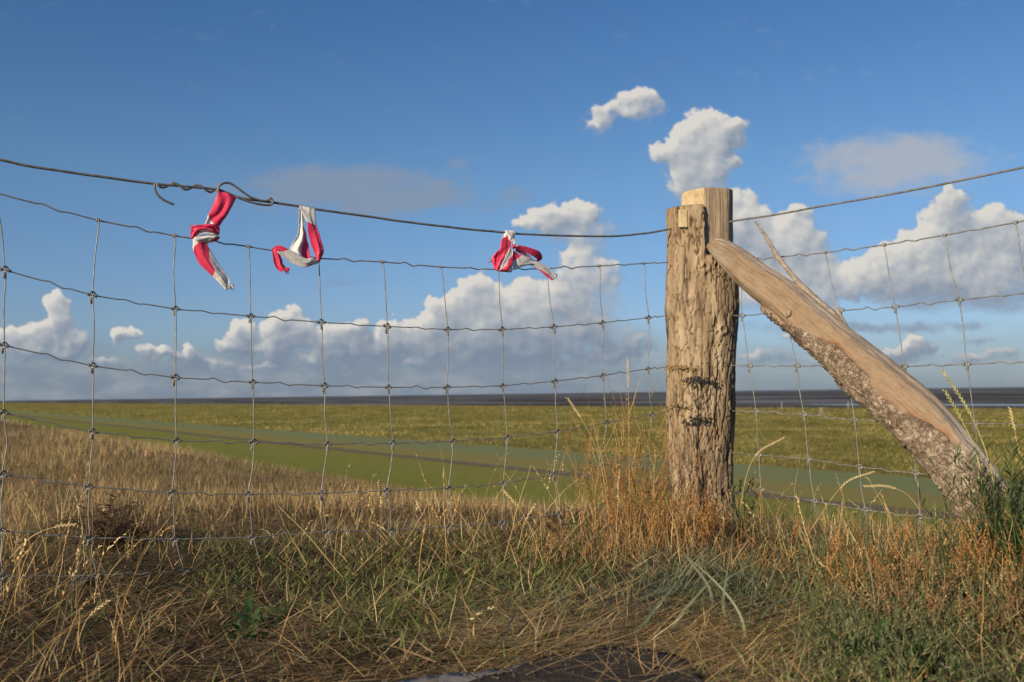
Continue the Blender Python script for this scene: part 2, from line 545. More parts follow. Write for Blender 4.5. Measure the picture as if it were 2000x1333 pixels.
M_BARK = mat_bark()
M_FLAKY = mat_rough_bark()
M_HEWN = mat_wood('cleft_oak', (.38, .29, .19), (.19, .13, .08), (.48, .38, .265), (2.2, 2.2, .12))
M_SAWN = mat_wood('fresh_sawn_oak', (.46, .36, .21), (.31, .22, .115), (.53, .43, .27), (1, 1, .35))
M_STRIP = mat_wood('stripped_wood', (.285, .205, .13), (.185, .125, .078), (.36, .27, .18), None, True)


def mat_blade(name, transl=.3, rough=.65):
    m_ = bpy.data.materials.new(name); m_.use_nodes = True
    b = NB(m_.node_tree); b.n.clear()
    out = b.node('ShaderNodeOutputMaterial')
    a = b.node('ShaderNodeAttribute', attribute_name='Col').outputs['Color']
    p = b.node('ShaderNodeBsdfPrincipled'); b.put(p.inputs['Base Color'], a)
    p.inputs['Roughness'].default_value = rough; p.inputs['Specular IOR Level'].default_value = .25
    t = b.node('ShaderNodeBsdfTranslucent'); b.put(t.inputs[0], a)
    mx = b.node('ShaderNodeMixShader'); mx.inputs[0].default_value = transl
    b.l.new(p.outputs[0], mx.inputs[1]); b.l.new(t.outputs[0], mx.inputs[2]); b.l.new(mx.outputs[0], out.inputs[0])
    return m_


M_GRASS = mat_blade('grass_blade', .28)


def mat_plain(name, c1, c2, scale=30, rough=.8, bs=.3, bd=.002):
    m_, b = new_mat(name)
    co = objco(b)
    n = b.noise(co, scale, 5, .6)
    b.put(b.p.inputs['Base Color'], b.mix(b.step(n, .35, .65), c1, c2))
    b.p.inputs['Roughness'].default_value = rough; b.p.inputs['Specular IOR Level'].default_value = .25
    bump(b, b.noise(co, scale * 4, 4), bs, bd)
    return m_


# ------------------------------------------------------------------ terrain
TH = math.radians(31.7)          # the sea dike runs off to the left at this angle
DN = np.array([math.cos(TH), math.sin(TH)])      # seaward
DT = np.array([-math.sin(TH), math.cos(TH)])     # along the dike
BASE = -5.0


def st_of(X, Y):
    return X * DN[0] + Y * DN[1], X * DT[0] + Y * DT[1]


def terrain(X, Y, detail=True):
    X = np.asarray(X, float); Y = np.asarray(Y, float)
    s, t = st_of(X, Y)
    w = sstep(1.9, 3.2, t)
    s0 = 1.85 - .85 * w
    q = np.maximum(s - s0, 0)
    a = .30 - .20 * w; qm = .42 + .83 * w          # the shoulder is tighter where the fence stands on it
    z = -np.where(q < qm, a * q * q, a * qm * qm + .25 * (q - qm))
    k = .6
    z = BASE + k * np.log1p(np.exp(np.clip((z - BASE) / k, -30, 30))) * 1.0
    z = z - k * math.log1p(math.exp(-BASE / k)) - BASE + 0.0
    z = np.maximum(z, BASE)
    near = 1 - sstep(5, 9, np.hypot(X, Y))
    # raised bank on the right under the brace
    z = z + near * .05 * sstep(.6, 1.1, X) * (1 - sstep(1.6, 2.0, s))
    z = z + near * .012 * sstep(.3, .6, X) * sstep(1.6, 2.4, Y) * (1 - sstep(1.8, 2.2, s))
    if detail:
        z = z + near * (.018 * fbm(X * 4, Y * 4, 3.1, 4) + .012 * fbm(X * 1.3, Y * 1.3, .4, 2))
        mid = sstep(4, 12, np.hypot(X, Y)) * (1 - sstep(8, 22, s))
        z = z + mid * .05 * fbm(X * .8, Y * .8, 7.7, 4)
        ms = sstep(52, 58, s)
        z = z + ms * (.28 * (fbm(X * .55, Y * .55, 1.3, 4) + .25) + .22 * fbm(X * .12, Y * .12, 2.1, 3))
    z = z - 2.2 * sstep(231, 239, s + 2 * vnoise(t * .05, 3.3, 0))
    return z


def make_ground():
    az_f = np.linspace(-44, 44, 520)
    az_b = np.concatenate([np.linspace(44, 316, 70)[1:-1]])
    az = np.radians(np.concatenate([az_f, az_b]))
    rr = np.concatenate([[.02, .15, .3], np.geomspace(.45, 9000, 860)])
    A, R = np.meshgrid(az, rr)
    X = R * np.sin(A); Y = R * np.cos(A)
    Z = terrain(X, Y)
    na, nr = len(az), len(rr)
    i = np.arange(nr - 1)[:, None] * na; j = np.arange(na)[None, :]; j2 = (j + 1) % na
    Q = np.stack([i + j, i + j2, i + na + j2, i + na + j], -1).reshape(-1, 4)[:, ::-1]
    V = np.stack([X, Y, Z], -1).reshape(-1, 3)
    m_, b = new_mat('dike_ground')
    pos = b.node('ShaderNodeNewGeometry').outputs['Position']
    s = b.v('DOT_PRODUCT', pos, (DN[0], DN[1], 0), out='Value')
    t = b.v('DOT_PRODUCT', pos, (DT[0], DT[1], 0), out='Value')
    jit = b.m('MULTIPLY', b.m('SUBTRACT', b.noise(pos, .25, 4, .6), .5), 3.0)
    sj = b.m('ADD', s, jit)
    # near: dry litter and soil
    n1 = b.noise(pos, 9, 6, .65); n2 = b.noise(pos, 70, 5, .65)
    near = b.mix(n1, (.04, .028, .017), (.10, .072, .04))
    near = b.mix(b.step(n2, .52, .72, 0, .6), near, (.19, .135, .07))
    near = b.mix(b.step(b.noise(pos, 3.2, 3), .52, .66, 0, .5), near, (.05, .055, .022))
    brown = b.mix(b.noise(pos, 5, 5, .65), (.13, .092, .045), (.29, .21, .105))
    mown = b.mix(b.noise(b.v('MULTIPLY', pos, (1, 1, 1)), .8, 6, .65), (.175, .200, .042), (.285, .262, .075))
    mown = b.mix(b.step(b.noise(pos, .16, 3), .42, .62, 0, .6), mown, (.26, .215, .085))
    mown = b.mix(b.step(b.noise(b.v('MULTIPLY', b.v('ADD', s, (0, 0, 0)), (.55, 1, 1)), 1.0, 3), .5, .66, 0, .6), mown, (.25, .20, .08))
    mown = b.mix(b.step(b.noise(pos, 3.2, 6, .7), .44, .60, 0, .55), mown, (.105, .125, .028))
    mown = b.mix(b.step(b.noise(pos, 1.7, 5, .7), .54, .66, 0, .5), mown, (.33, .28, .115))
    mown = b.mix(b.m('MULTIPLY', b.step(sj, 37.5, 39.5), .65), mown, (.26, .225, .09))
    mown = b.mix(b.m('MULTIPLY', b.step(b.m('ADD', s, b.m('MULTIPLY', jit, .8)), 35.5, 30.5), .32), mown, (.18, .225, .045))
    teal = b.mix(b.noise(pos, .9, 5, .6), (.150, .205, .105), (.205, .25, .13))
    mn = b.m('ADD', b.m('MULTIPLY', b.noise(pos, .42, 7, .68), .5), b.m('MULTIPLY', b.noise(pos, .11, 5, .65), .5))
    marsh = b.ramp(mn, [(.36, (.10, .105, .026)), (.46, (.20, .185, .05)), (.55, (.30, .245, .08)), (.66, (.41, .325, .125))])
    marsh = b.mix(b.step(b.noise(pos, .045, 4, .6), .47, .62, 0, .6), marsh, (.12, .13, .032))
    pale = b.step(s, 170, 215, 0, .45)
    marsh = b.mix(pale, marsh, (.26, .215, .085))
    c = b.mix(b.step(t, 2.0, 2.7), near, brown)
    c = b.mix(b.step(sj, 9, 13), c, mown)
    c = b.mix(b.m('MULTIPLY', b.step(b.m('ADD', s, b.m('MULTIPLY', jit, .5)), 42.5, 46.5), .72), c, teal)
    c = b.mix(b.step(sj, 51.5, 53.5), c, marsh)
    b.put(b.p.inputs['Base Color'], c)
    b.p.inputs['Roughness'].default_value = 1.0; b.p.inputs['Specular IOR Level'].default_value = 0.0
    bump(b, n2, .8, .012)
    o = np_mesh('ground', V, Q, m_)
    tag(o, 'grassy sea dike running down to mown grass and rough salt marsh', kind='structure')
    return o


make_ground()


def strip(name, s0, s1, z, mat, t0=-200, t1=8000, n=60):
    tt = np.concatenate([np.linspace(t0, 200, n), np.geomspace(210, t1, n)])
    V = []
    for t_ in tt:
        for s_ in (s0, s1):
            w = .25 * vnoise(t_ * .06, 1.7 if s_ == s0 else 9.1, 0)
            p = (s_ + w) * DN + t_ * DT
            V.append((p[0], p[1], z))
    Q = [(2 * i, 2 * i + 1, 2 * i + 3, 2 * i + 2) for i in range(len(tt) - 1)]
    return np_mesh(name, np.array(V), np.array(Q)[:, ::-1], mat)


M_ROAD = mat_plain('worn_asphalt_road', (.135, .12, .082), (.185, .16, .11), 1.5, 1.0)
M_ROAD.node_tree.nodes['Principled BSDF'].inputs['Specular IOR Level'].default_value = 0
tag(strip('path', 36.8, 38.7, BASE + .012, M_ROAD), 'grey asphalt maintenance path along the foot of the dike', kind='structure')


def make_mud():
    m_, b = new_mat('wet_mud')
    pos = b.node('ShaderNodeNewGeometry').outputs['Position']
    s = b.v('DOT_PRODUCT', pos, (DN[0], DN[1], 0), out='Value')
    t = b.v('DOT_PRODUCT', pos, (DT[0], DT[1], 0), out='Value')
    ls = b.m('LOGARITHM', b.m('MAXIMUM', s, 10.0), 2.718)
    cm = b.node('ShaderNodeCombineXYZ'); b.put(cm.inputs[0], b.m('MULTIPLY', ls, 9.0)); b.put(cm.inputs[1], b.m('MULTIPLY', t, .0035))
    n = b.noise(cm.outputs[0], 1.0, 5, .6)
    c = b.ramp(n, [(.36, (.035, .032, .032)), (.48, (.085, .085, .085)), (.60, (.20, .21, .225))])
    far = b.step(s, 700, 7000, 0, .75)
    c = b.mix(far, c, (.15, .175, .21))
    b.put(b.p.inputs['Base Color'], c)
    b.p.inputs['Roughness'].default_value = 1.0
    b.p.inputs['Specular IOR Level'].default_value = 0.0
    ss = np.array([215, 400, 1000, 4000, 15000, 60000.]); tt = np.array([-60000, -8000, -1000, 0, 1000, 8000, 60000.])
    V = np.array([[*(s_ * DN + t_ * DT), BASE - .75] for s_ in ss for t_ in tt])
    k = len(tt)
    Q = [(i * k + j, (i + 1) * k + j, (i + 1) * k + j + 1, i * k + j + 1) for i in range(len(ss) - 1) for j in range(k - 1)]
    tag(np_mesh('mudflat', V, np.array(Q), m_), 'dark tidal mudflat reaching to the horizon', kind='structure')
    m2, b2 = new_mat('tidal_water')
    b2.p.inputs['Base Color'].default_value = (.03, .035, .045, 1); b2.p.inputs['Roughness'].default_value = .12
    pos = b2.node('ShaderNodeNewGeometry').outputs['Position']
    bump(b2, b2.noise(pos, .6, 3), .25, .15)
    # a long tidal pool beyond the marsh edge on the right
    xs = np.linspace(0, 1, 40); V = []
    for q in xs:
        t_ = 120 + 175 * q
        w = 26 * math.sin(math.pi * q) ** .5 * (1 + .25 * vnoise(q * 9, .4, 0))
        for s_ in (318 + 9 * vnoise(q * 5, 2, 0) - w * .5, 318 + 9 * vnoise(q * 5, 2, 0) + w * .5):
            V.append([*(s_ * DN + t_ * DT), BASE - .74])
    Q = [(2 * i, 2 * i + 1, 2 * i + 3, 2 * i + 2) for i in range(39)]
    tag(np_mesh('water', np.array(V), np.array(Q)[:, ::-1], m2), 'long tidal pool behind the marsh edge on the right', kind='structure')


make_mud()


# ------------------------------------------------------------------ where things stand
LA, LB = np.array([-.956, 1.87]), np.array([.364, 2.66])     # left fence line
RA, RB = np.array([.62, 2.66]), np.array([1.086, 2.10])      # right fence line
POST_Y = 2.75


def on_line(x, y, A, B, off=0.0):
    """point of the vertical plane over line AB seen at pixel (x,y); off = metres toward the camera"""
    d = pix2dir(x, y)
    n = np.array([-(B - A)[1], (B - A)[0]]); n /= np.linalg.norm(n)
    k = (A @ n) / (d[..., :2] @ n)
    k = k - off
    return CAM + d * k[..., None]


def at_y(x, y, Y):
    d = pix2dir(x, y)
    return CAM + d * (np.asarray(Y, float) / d[..., 1])[..., None]


def on_ground(x, y, it=6):
    d = pix2dir(x, y); z = np.zeros(d.shape[:-1])
    for _ in range(it):
        k = (z - CAMZ) / np.minimum(d[..., 2], -1e-3)
        P = CAM + d * k[..., None]
        z = terrain(P[..., 0], P[..., 1])
    return P


def PL(pts, A=LA, B=LB, off=0.0):
    p = np.array(pts, float)
    return on_line(p[:, 0], p[:, 1], A, B, off)


# ------------------------------------------------------------------ corner post
def profile(pts, y):
    p = np.array(pts, float)
    return np.interp(y, p[:, 0], p[:, 1])


def make_post():
    base = at_y(1368, 1000, POST_Y)
    zb = terrain(base[0], base[1])
    root = empty('fence_post', (base[0], base[1], zb))
    tag(root, 'thick oak corner post with rough bark and a stepped hewn top', 'fence post')
    ypx = np.linspace(411, 1090, 430)
    left = profile([(411, 1300), (480, 1303), (560, 1300.5), (610, 1298), (660, 1303), (720, 1302), (800, 1302), (880, 1304), (940, 1308), (1000, 1304), (1090, 1300)], ypx)
    right = profile([(411, 1430), (480, 1436), (540, 1438), (600, 1440), (700, 1434), (760, 1433), (850, 1430), (900, 1428), (960, 1431), (1000, 1436), (1090, 1440)], ypx)
    k = 260
    th = np.arange(k) * 2 * math.pi / k
    cxp = (left + right) / 2; rad = (right - left) / 2 / F * POST_Y
    C = at_y(cxp, ypx, POST_Y)
    TT, ZZ = np.meshgrid(th, C[:, 2])
    RR = np.repeat(rad[:, None], k, 1)
    # slightly square, lumpy log
    lump = 1 + .030 * np.cos(2 * (TT - .4)) + .022 * np.cos(3 * TT + 1.1) + .02 * fbm(np.cos(TT) * 1.6, np.sin(TT) * 1.6, ZZ * 3, 3)
    ca, sa = np.cos(TT) * .0935, np.sin(TT) * .0935
    wx = .25 * fbm(ca * 30, sa * 30, ZZ * 22, 2)
    def ridge(sc, zs, o, seed):
        return np.abs(fbm(ca * sc + seed, sa * sc, ZZ * zs + wx * .6, o, .5))
    r1 = ridge(50, 6.0, 4, 0); r2 = ridge(72, 22, 3, 5.5)
    c1 = 1 - sstep(.0, .080, r1); c2 = 1 - sstep(0, .07, r2)
    crack = np.maximum(c1, .85 * c2) * (.55 + .45 * sstep(-.25, .2, fbm(ca * 14, sa * 14, ZZ * 8, 2)))
    plate = .0045 * fbm(ca * 45, sa * 45, ZZ * 10, 4) + .0022 * fbm(ca * 140, sa * 140, ZZ * 70, 3)
    # a knot
    for (kt, ky, kr) in ((-2.0, 600, .020), (-1.35, 513, .012), (-1.62, 530, .010), (-1.1, 648, .010)):
        kz = np.interp(ky, ypx, C[:, 2])
        dd = np.hypot((np.angle(np.exp(1j * (TT - kt)))) * .093, (ZZ - kz) * .8) / kr
        plate = plate + .006 * np.exp(-(dd - .9) ** 2 * 5) - .005 * np.exp(-dd ** 2 * 8)
    R2 = RR * lump + .85 * plate - .0070 * crack
    X = C[:, 0][:, None] + np.cos(TT) * R2; Y = C[:, 1][:, None] + np.sin(TT) * R2
    # sawn recess at the top right: bark cut back to a flat face
    tr = at_y(1370, 450, POST_Y - .05)
    shelf = sstep(498, 486, ypx)[:, None] if False else ((ypx < 506)[:, None] * 1.0)
    xc = tr[0] + .0015 * vnoise(ZZ * 90, 1.0, 0)
    cut = (X > xc) & (Y < C[:, 1][:, None] + .02) & (shelf > .5)
    X = np.where(cut, xc, X)
    crack = np.where(cut, 0, crack)
    V = np.stack([X, Y, ZZ * np.ones_like(X)], -1).reshape(-1, 3)
    n = len(ypx)
    i = np.arange(n - 1)[:, None] * k; j = np.arange(k)[None, :]; j2 = (j + 1) % k
    Q = np.stack([i + j, i + k + j, i + k + j2, i + j2], -1).reshape(-1, 4)[:, ::-1]
    # top cap: sawn, gently tilted
    top = V[:k].copy(); cc = top.mean(0) + (0, 0, .003)
    rings = [top * (1 - f_) + cc * f_ + np.array([0, 0, .002]) * f_ for f_ in (.25, .6)]
    V2 = np.concatenate([V] + rings + [cc[None]])
    off = len(V); idx = [np.arange(k), off + np.arange(k), off + k + np.arange(k)]
    caps = [np.stack([idx[a], np.roll(idx[a], -1), np.roll(idx[a + 1], -1), idx[a + 1]], -1) for a in (0, 1)]
    tri = np.stack([idx[2], np.roll(idx[2], -1), np.full(k, len(V2) - 1)], -1)
    cr = np.concatenate([crack.ravel(), np.zeros(2 * k + 1)])
    me_o = np_mesh('bark_shaft', V2, np.concatenate([Q] + caps), M_BARK, floats={'crack': cr}, tris=tri)
    child(me_o, root)

    # hewn heartwood standing taller behind
    mb = MB()
    ys = np.linspace(0, 1, 40)
    V = []; ncol = 0
    yb = 520.0
    def prism(outline, ytop_fn, ybot, nlev, Ydep, jit=.0015, seed=0):
        """outline: [(xpx, dY)] loop, extruded from ybot up to the top line"""
        loop = []
        for a, b_ in zip(outline, outline[1:] + outline[:1]):
            for q in np.linspace(0, 1, 14, endpoint=False):
                loop.append((a[0] + (b_[0] - a[0]) * q, a[1] + (b_[1] - a[1]) * q))
        loop = np.array(loop); kk = len(loop)
        out = []
        for q in np.linspace(0, 1, nlev):
            yt = np.array([ytop_fn(x) for x in loop[:, 0]])
            yp = ybot + (yt - ybot) * q
            shr = 1 - .03 * sstep(.95, 1.0, q)
            lx = loop[:, 0].mean() + (loop[:, 0] - loop[:, 0].mean()) * (1 - .015 * sstep(.95, 1, q))
            ld = loop[:, 1].mean() + (loop[:, 1] - loop[:, 1].mean()) * shr
            P = at_y(lx, yp, Ydep + ld)
            w = fbm(P[:, 0] * 70 + seed, P[:, 1] * 70, P[:, 2] * 5, 3)
            P[:, 1] += w * jit * 2.2; P[:, 0] += fbm(P[:, 0] * 30, P[:, 1] * 30 + 4, P[:, 2] * 9 + seed, 2) * jit
            out.append(P)
        VV = np.concatenate(out)
        fs = [(a * kk + j, a * kk + (j + 1) % kk, (a + 1) * kk + (j + 1) % kk, (a + 1) * kk + j) for a in range(nlev - 1) for j in range(kk)]
        c = out[-1].mean(0)
        VV = np.vstack([VV, out[-1] * .5 + c * .5 + (0, 0, .001), c + np.array([0, 0, .0015])])
        o_ = nlev * kk
        for j in range(kk):
            j2 = (j + 1) % kk
            fs.append(((nlev - 1) * kk + j, (nlev - 1) * kk + j2, o_ + j2, o_ + j))
            fs.append((o_ + j, o_ + j2, o_ + kk))
        return VV, fs
    topf = lambda x: np.interp(x, [1328, 1345, 1376, 1418, 1430], [380, 372, 366.5, 367, 371])
    VV, fs = prism([(1376, -.076), (1424, -.050), (1431, -.02), (1429, .07), (1376, .085)], topf, 520, 46, POST_Y, .0016, 0)
    mb.add(VV, fs); child(mb.build('hewn_top', M_HEWN), root)
    mb = MB()
    VV, fs = prism([(1331, -.030), (1375.5, -.072), (1375.5, .082), (1335, .072)], topf, 440, 30, POST_Y, .0010, 3)
    mb.add(VV, fs); child(mb.build('sawn_shoulder', M_SAWN), root)
    # the pale wedge split from the top edge of the bark
    mb = MB()
    VV, fs = prism([(1325, -.0770), (1342, -.0838), (1344, -.070), (1325, -.070)], lambda x: 410.2, 444, 14, POST_Y, .0016, 7)
    mb.add(VV, fs); child(mb.build('split_wedge', M_SAWN), root)
    return root


make_post()


# ------------------------------------------------------------------ brace
def make_brace():
    a = at_y(1404, 483, 2.635); bpt = at_y(1985, 1085, 1.93)
    root = empty('brace_pole', (bpt[0], bpt[1], terrain(bpt[0], bpt[1])))
    tag(root, 'slanting half stripped brace pole leaning against the oak corner post', 'brace pole')
    n, k = 420, 150
    edge_t = [(1400, 463), (1422, 468), (1456, 486), (1491, 511), (1542, 542), (1592, 583), (1643, 627), (1694, 665), (1744, 705), (1795, 746), (1846, 791), (1896, 850), (1950, 918), (2010, 1000), (2070, 1080)]
    edge_b = [(1380, 492), (1388, 503), (1405, 522), (1440, 559), (1491, 604), (1537, 645), (1582, 685), (1623, 725), (1658, 764), (1704, 801), (1744, 838), (1785, 882), (1820, 922), (1850, 965), (1880, 1010), (1920, 1070), (1965, 1150)]
    ax = np.linspace(0, 1, n)
    et = catmull([np.array(p + (0,)) for p in edge_t], 30)[:, :2]; eb = catmull([np.array(p + (0,)) for p in edge_b], 30)[:, :2]
    def resamp(e):
        d = np.concatenate([[0], np.cumsum(np.linalg.norm(np.diff(e, axis=0), axis=1))])
        return np.stack([np.interp(ax * d[-1], d, e[:, 0]), np.interp(ax * d[-1], d, e[:, 1])], 1)
    et, eb = resamp(et), resamp(eb)
    mid = (et + eb) / 2
    Yd = np.interp(mid[:, 0], [1375, 2010], [2.665, 1.90])
    C = at_y(mid[:, 0], mid[:, 1], Yd)
    tan = np.gradient(C, axis=0); tan /= np.linalg.norm(tan, axis=1)[:, None]
    w2 = np.linalg.norm(et - eb, axis=1) / 2
    rad = w2 / F * Yd
    # frame: e1 = across in picture (up), e2 = toward the viewer
    view = C - CAM; view /= np.linalg.norm(view, axis=1)[:, None]
    e1 = np.cross(tan, view); e1 /= np.linalg.norm(e1, axis=1)[:, None]
    e1 *= np.sign(e1[:, 2:3]); e2 = np.cross(e1, tan); e2 *= np.sign(-(e2 * view).sum(1))[:, None]
    # perspective of true width: picture width is across e1 only
    axl = np.concatenate([[0], np.cumsum(np.linalg.norm(np.diff(C, axis=0), axis=1))])
    th = np.arange(k) * 2 * math.pi / k            # 0 = up, pi/2 = toward viewer
    TT, LL = np.meshgrid(th, axl)
    un = np.repeat(ax[:, None], k, 1)
    ca, sa = np.cos(TT), np.sin(TT)
    # bark: lower side, from a quarter of the way down
    bound = np.interp(ax, [0, .18, .24, .30, .37, .44, .49, .53, .57, .62, .68, .76, .9, 1], [3.3, 3.0, 2.5, 2.15, 1.72, 1.60, 1.85, 2.0, 1.85, 1.6, 1.25, .95, .8, .75])[:, None]
    prof = TT + .30 * fbm(LL * 26, TT * 1.7, 2.0, 4)
    bark = (prof > bound) & (TT < 5.1) & (un > .17)
    fac = .0035 * fbm(LL * 5, ca * 2.2, sa * 2.2, 3)
    facet = -.007 * np.exp(-((TT - 1.45) / .40) ** 2) - .006 * np.exp(-((TT - .45) / .35) ** 2)
    fib = .0010 * fbm(LL * 9, TT * 22, 1.0, 3)
    soft = .0022 * fbm(LL * 14, TT * 5, 5, 4)
    bk = .0085 + .0065 * fbm(LL * 55, ca * 3.6, sa * 3.6, 4) + .0045 * (np.abs(fbm(LL * 90, ca * 7, sa * 7, 3)) * 2 - .5)
    bm_ = bark.astype(float)
    for _ in range(1):
        bm_ = (bm_ + np.roll(bm_, 1, 1) + np.roll(bm_, -1, 1) + np.roll(bm_, 1, 0) + np.roll(bm_, -1, 0)) / 5
    knot = .010 * np.exp(-(((un - .66) / .016) ** 2 + ((TT - 1.1) / .35) ** 2))
    R2 = rad[:, None] + fac + facet * (1 - bm_) + (fib + soft) * (1 - bm_) + bm_ * bk - .004 + knot
    gro = (1 - sstep(0, .055, np.abs(fbm(TT * 4.2, LL * 2.6, 3.3, 3)))) * sstep(-.05, .25, fbm(TT * 1.5, LL * 5, 8.1, 2)) * (1 - bm_)
    R2 = R2 - .0032 * gro - .0016 * (1 - bm_) * sstep(.1, .4, fbm(TT * 2.6, LL * 11, 6.2, 3))
    fringe = np.exp(-((bound - prof) / .17) ** 2) * (un > .15) * (TT < 5.1) * np.clip(.4 + 1.5 * fbm(LL * 30, TT * 4, 1.2, 3), 0, 1)
    # bevelled upper end
    taper = 1 - .12 * (1 - sstep(0, .015, un)) * (.4 + .6 * (ca < 0))
    R2 = R2 * taper
    P = C[:, None, :] + R2[..., None] * (ca[..., None] * e1[:, None, :] + sa[..., None] * e2[:, None, :])
    V = P.reshape(-1, 3)
    i = np.arange(n - 1)[:, None] * k; j = np.arange(k)[None, :]; j2 = (j + 1) % k
    Q = np.stack([i + j, i + j2, i + k + j2, i + k + j], -1)
    fb = (bark[:-1, :].astype(int) + bark[1:, :] + np.roll(bark, -1, 1)[:-1] + np.roll(bark, -1, 1)[1:]) >= 2
    grey = np.clip(sstep(1.05, .55, TT + .25 * fbm(LL * 10, TT, 0, 3)) + sstep(5.6, 6.1, TT), 0, 1) * (.65 + .35 * fbm(LL * 12, TT * 3, 0, 3)) * sstep(.02, .2, un + .2)  # upper side greyed: weathering, plus the dimmer grazing light put into colour
    grey = np.clip(grey + .5 * sstep(.55, .7, un) * sstep(1.15, .7, TT), 0, 1)
    def sub(mask, name, mat, extra_caps=None):
        q = Q[mask].reshape(-1, 4)
        used, inv = np.unique(q, return_inverse=True)
        qq = inv.reshape(-1, 4)
        VV = V[used]; gg = grey.ravel()[used]; fr = np.clip(1.5 * fringe.ravel()[used], 0, 1); gv = gro.ravel()[used]
        al = np.stack([LL.ravel()[used] * .16, TT.ravel()[used] * .13, np.zeros(len(used))], -1)
        tri = None
        if extra_caps:
            ring = [int(np.where(used == v)[0][0]) for v in range(k) if v in set(used.tolist())]
            c = VV[ring].mean(0) - tan[0] * .004; VV = np.vstack([VV, c]); gg = np.append(gg, .2); fr = np.append(fr, 0); gv = np.append(gv, 0); al = np.vstack([al, [[.3, .2, 0]]])
            tri = np.array([(ring[(a_ + 1) % len(ring)], ring[a_], len(VV) - 1) for a_ in range(len(ring))])
        o = np_mesh(name, VV, qq, mat, floats={'grey': gg, 'fringe': fr, 'groove': gv}, tris=tri)
        at = o.data.attributes.new('along', 'FLOAT_VECTOR', 'POINT'); at.data.foreach_set('vector', al.astype(np.float32).ravel())
        return child(o, root)
    sub(~fb, 'stripped_wood', M_STRIP, True)
    sub(fb, 'bark', M_FLAKY)
    # splinters standing off the upper edge
    def splinter(pts, ws, depth, name):
        c = catmull(np.array([at_y(x, y, d_) for (x, y), d_ in zip(pts, depth)]), 8)
        ww = np.interp(np.linspace(0, 1, len(c)), np.linspace(0, 1, len(ws)), ws) / F * 2.4
        mb = MB(); kk = 8
        tn = np.gradient(c, axis=0); tn /= np.linalg.norm(tn, axis=1)[:, None]
        vw = c - CAM; vw /= np.linalg.norm(vw, axis=1)[:, None]
        s1 = np.cross(tn, vw); s1 /= np.linalg.norm(s1, axis=1)[:, None]; s2 = np.cross(s1, tn)
        VV = []
        for q in range(len(c)):
            for t_ in range(kk):
                a_ = 2 * math.pi * t_ / kk
                rr_ = 1 + .15 * vnoise(q * .7, t_ * 1.3, 3)
                VV.append(c[q] + ww[q] * .5 * rr_ * math.cos(a_) * s1[q] + ww[q] * .3 * rr_ * math.sin(a_) * s2[q])
        fs = [(q * kk + t_, q * kk + (t_ + 1) % kk, (q + 1) * kk + (t_ + 1) % kk, (q + 1) * kk + t_) for q in range(len(c) - 1) for t_ in range(kk)]
        fs += [tuple(range(kk)), tuple((len(c) - 1) * kk + t_ for t_ in range(kk))]
        mb.add(VV, fs)
        return child(mb.build(name, M_SPLINT), root)
    splinter([(1475, 433), (1495, 462), (1518, 500), (1545, 535), (1580, 575), (1620, 612), (1665, 655)], [2, 7, 9, 10, 15, 20, 6], [2.50, 2.50, 2.49, 2.47, 2.45, 2.40, 2.34], 'splinter')
    splinter([(1536, 529), (1548, 542), (1566, 560), (1590, 588)], [2, 5, 7, 8], [2.47, 2.47, 2.46, 2.44], 'splinter')
    splinter([(1628, 596), (1638, 612), (1648, 632), (1658, 650)], [3, 8, 10, 8], [2.40, 2.39, 2.375, 2.36], 'splinter')
    # the sawn branch stub
    p0 = at_y(1540, 613, 2.44); p1 = at_y(1541, 613, 2.400)
    mb = MB()
    c = np.linspace(0, 1, 7)[:, None]
    mb.tube(p0 + (p1 - p0) * c, np.array([.015, .0125, .0105, .0092, .0082, .0074, .0040]), 14)
    for v_ in mb.v:
        v_ += .0036 * np.stack([vnoise(v_[:, 0] * 160, v_[:, 2] * 160, 1), vnoise(v_[:, 0] * 160, v_[:, 2] * 160, 5), vnoise(v_[:, 0] * 160, v_[:, 2] * 160, 8)], -1)
    child(mb.build('branch_stub', M_SPLINT), root)


M_SPLINT = mat_wood('grey_splinter', (.31, .255, .20), (.19, .15, .115), (.40, .34, .27), (1, 1, 1))
make_brace()


# ------------------------------------------------------------------ wire mesh fences
KNOT = None


def knot_mesh():
    """hinge joint: ring of stay wire round the line wire, two end wraps and a short coil below; x along the line, z up"""
    mb = MB()
    th = np.linspace(0, 2 * math.pi, 15)
    mb.tube(np.stack([.0052 * np.cos(th), .0022 * np.sin(th * 2) - .002, .0052 * np.sin(th) + .001], -1), .0014, 6, caps=False)
    for sx in (-1, 1):
        t2 = np.linspace(0, 2 * math.pi * 1.5, 14)
        mb.tube(np.stack([sx * (.0062 + .0022 * t2 / 9.4), .0026 * np.cos(t2), .0026 * np.sin(t2)], -1), .0013, 5)
    t3 = np.linspace(0, 2 * math.pi * 3, 22)
    mb.tube(np.stack([.0022 * np.cos(t3), .0022 * np.sin(t3), -.005 - .010 * t3 / t3[-1]], -1), .0014, 5)
    return mb


def top_knot_mesh():
    mb = MB()
    t2 = np.linspace(0, 2 * math.pi * 2.5, 20)
    mb.tube(np.stack([-.004 + .008 * t2 / t2[-1], .0028 * np.cos(t2), .0028 * np.sin(t2)], -1), .0014, 5)
    return mb


_km = knot_mesh().build('knot', M_WIRE); _tm = top_knot_mesh().build('knot', M_WIRE)
KNOT_ME, TOPKNOT_ME = _km.data, _tm.data
bpy.data.objects.remove(_km); bpy.data.objects.remove(_tm)


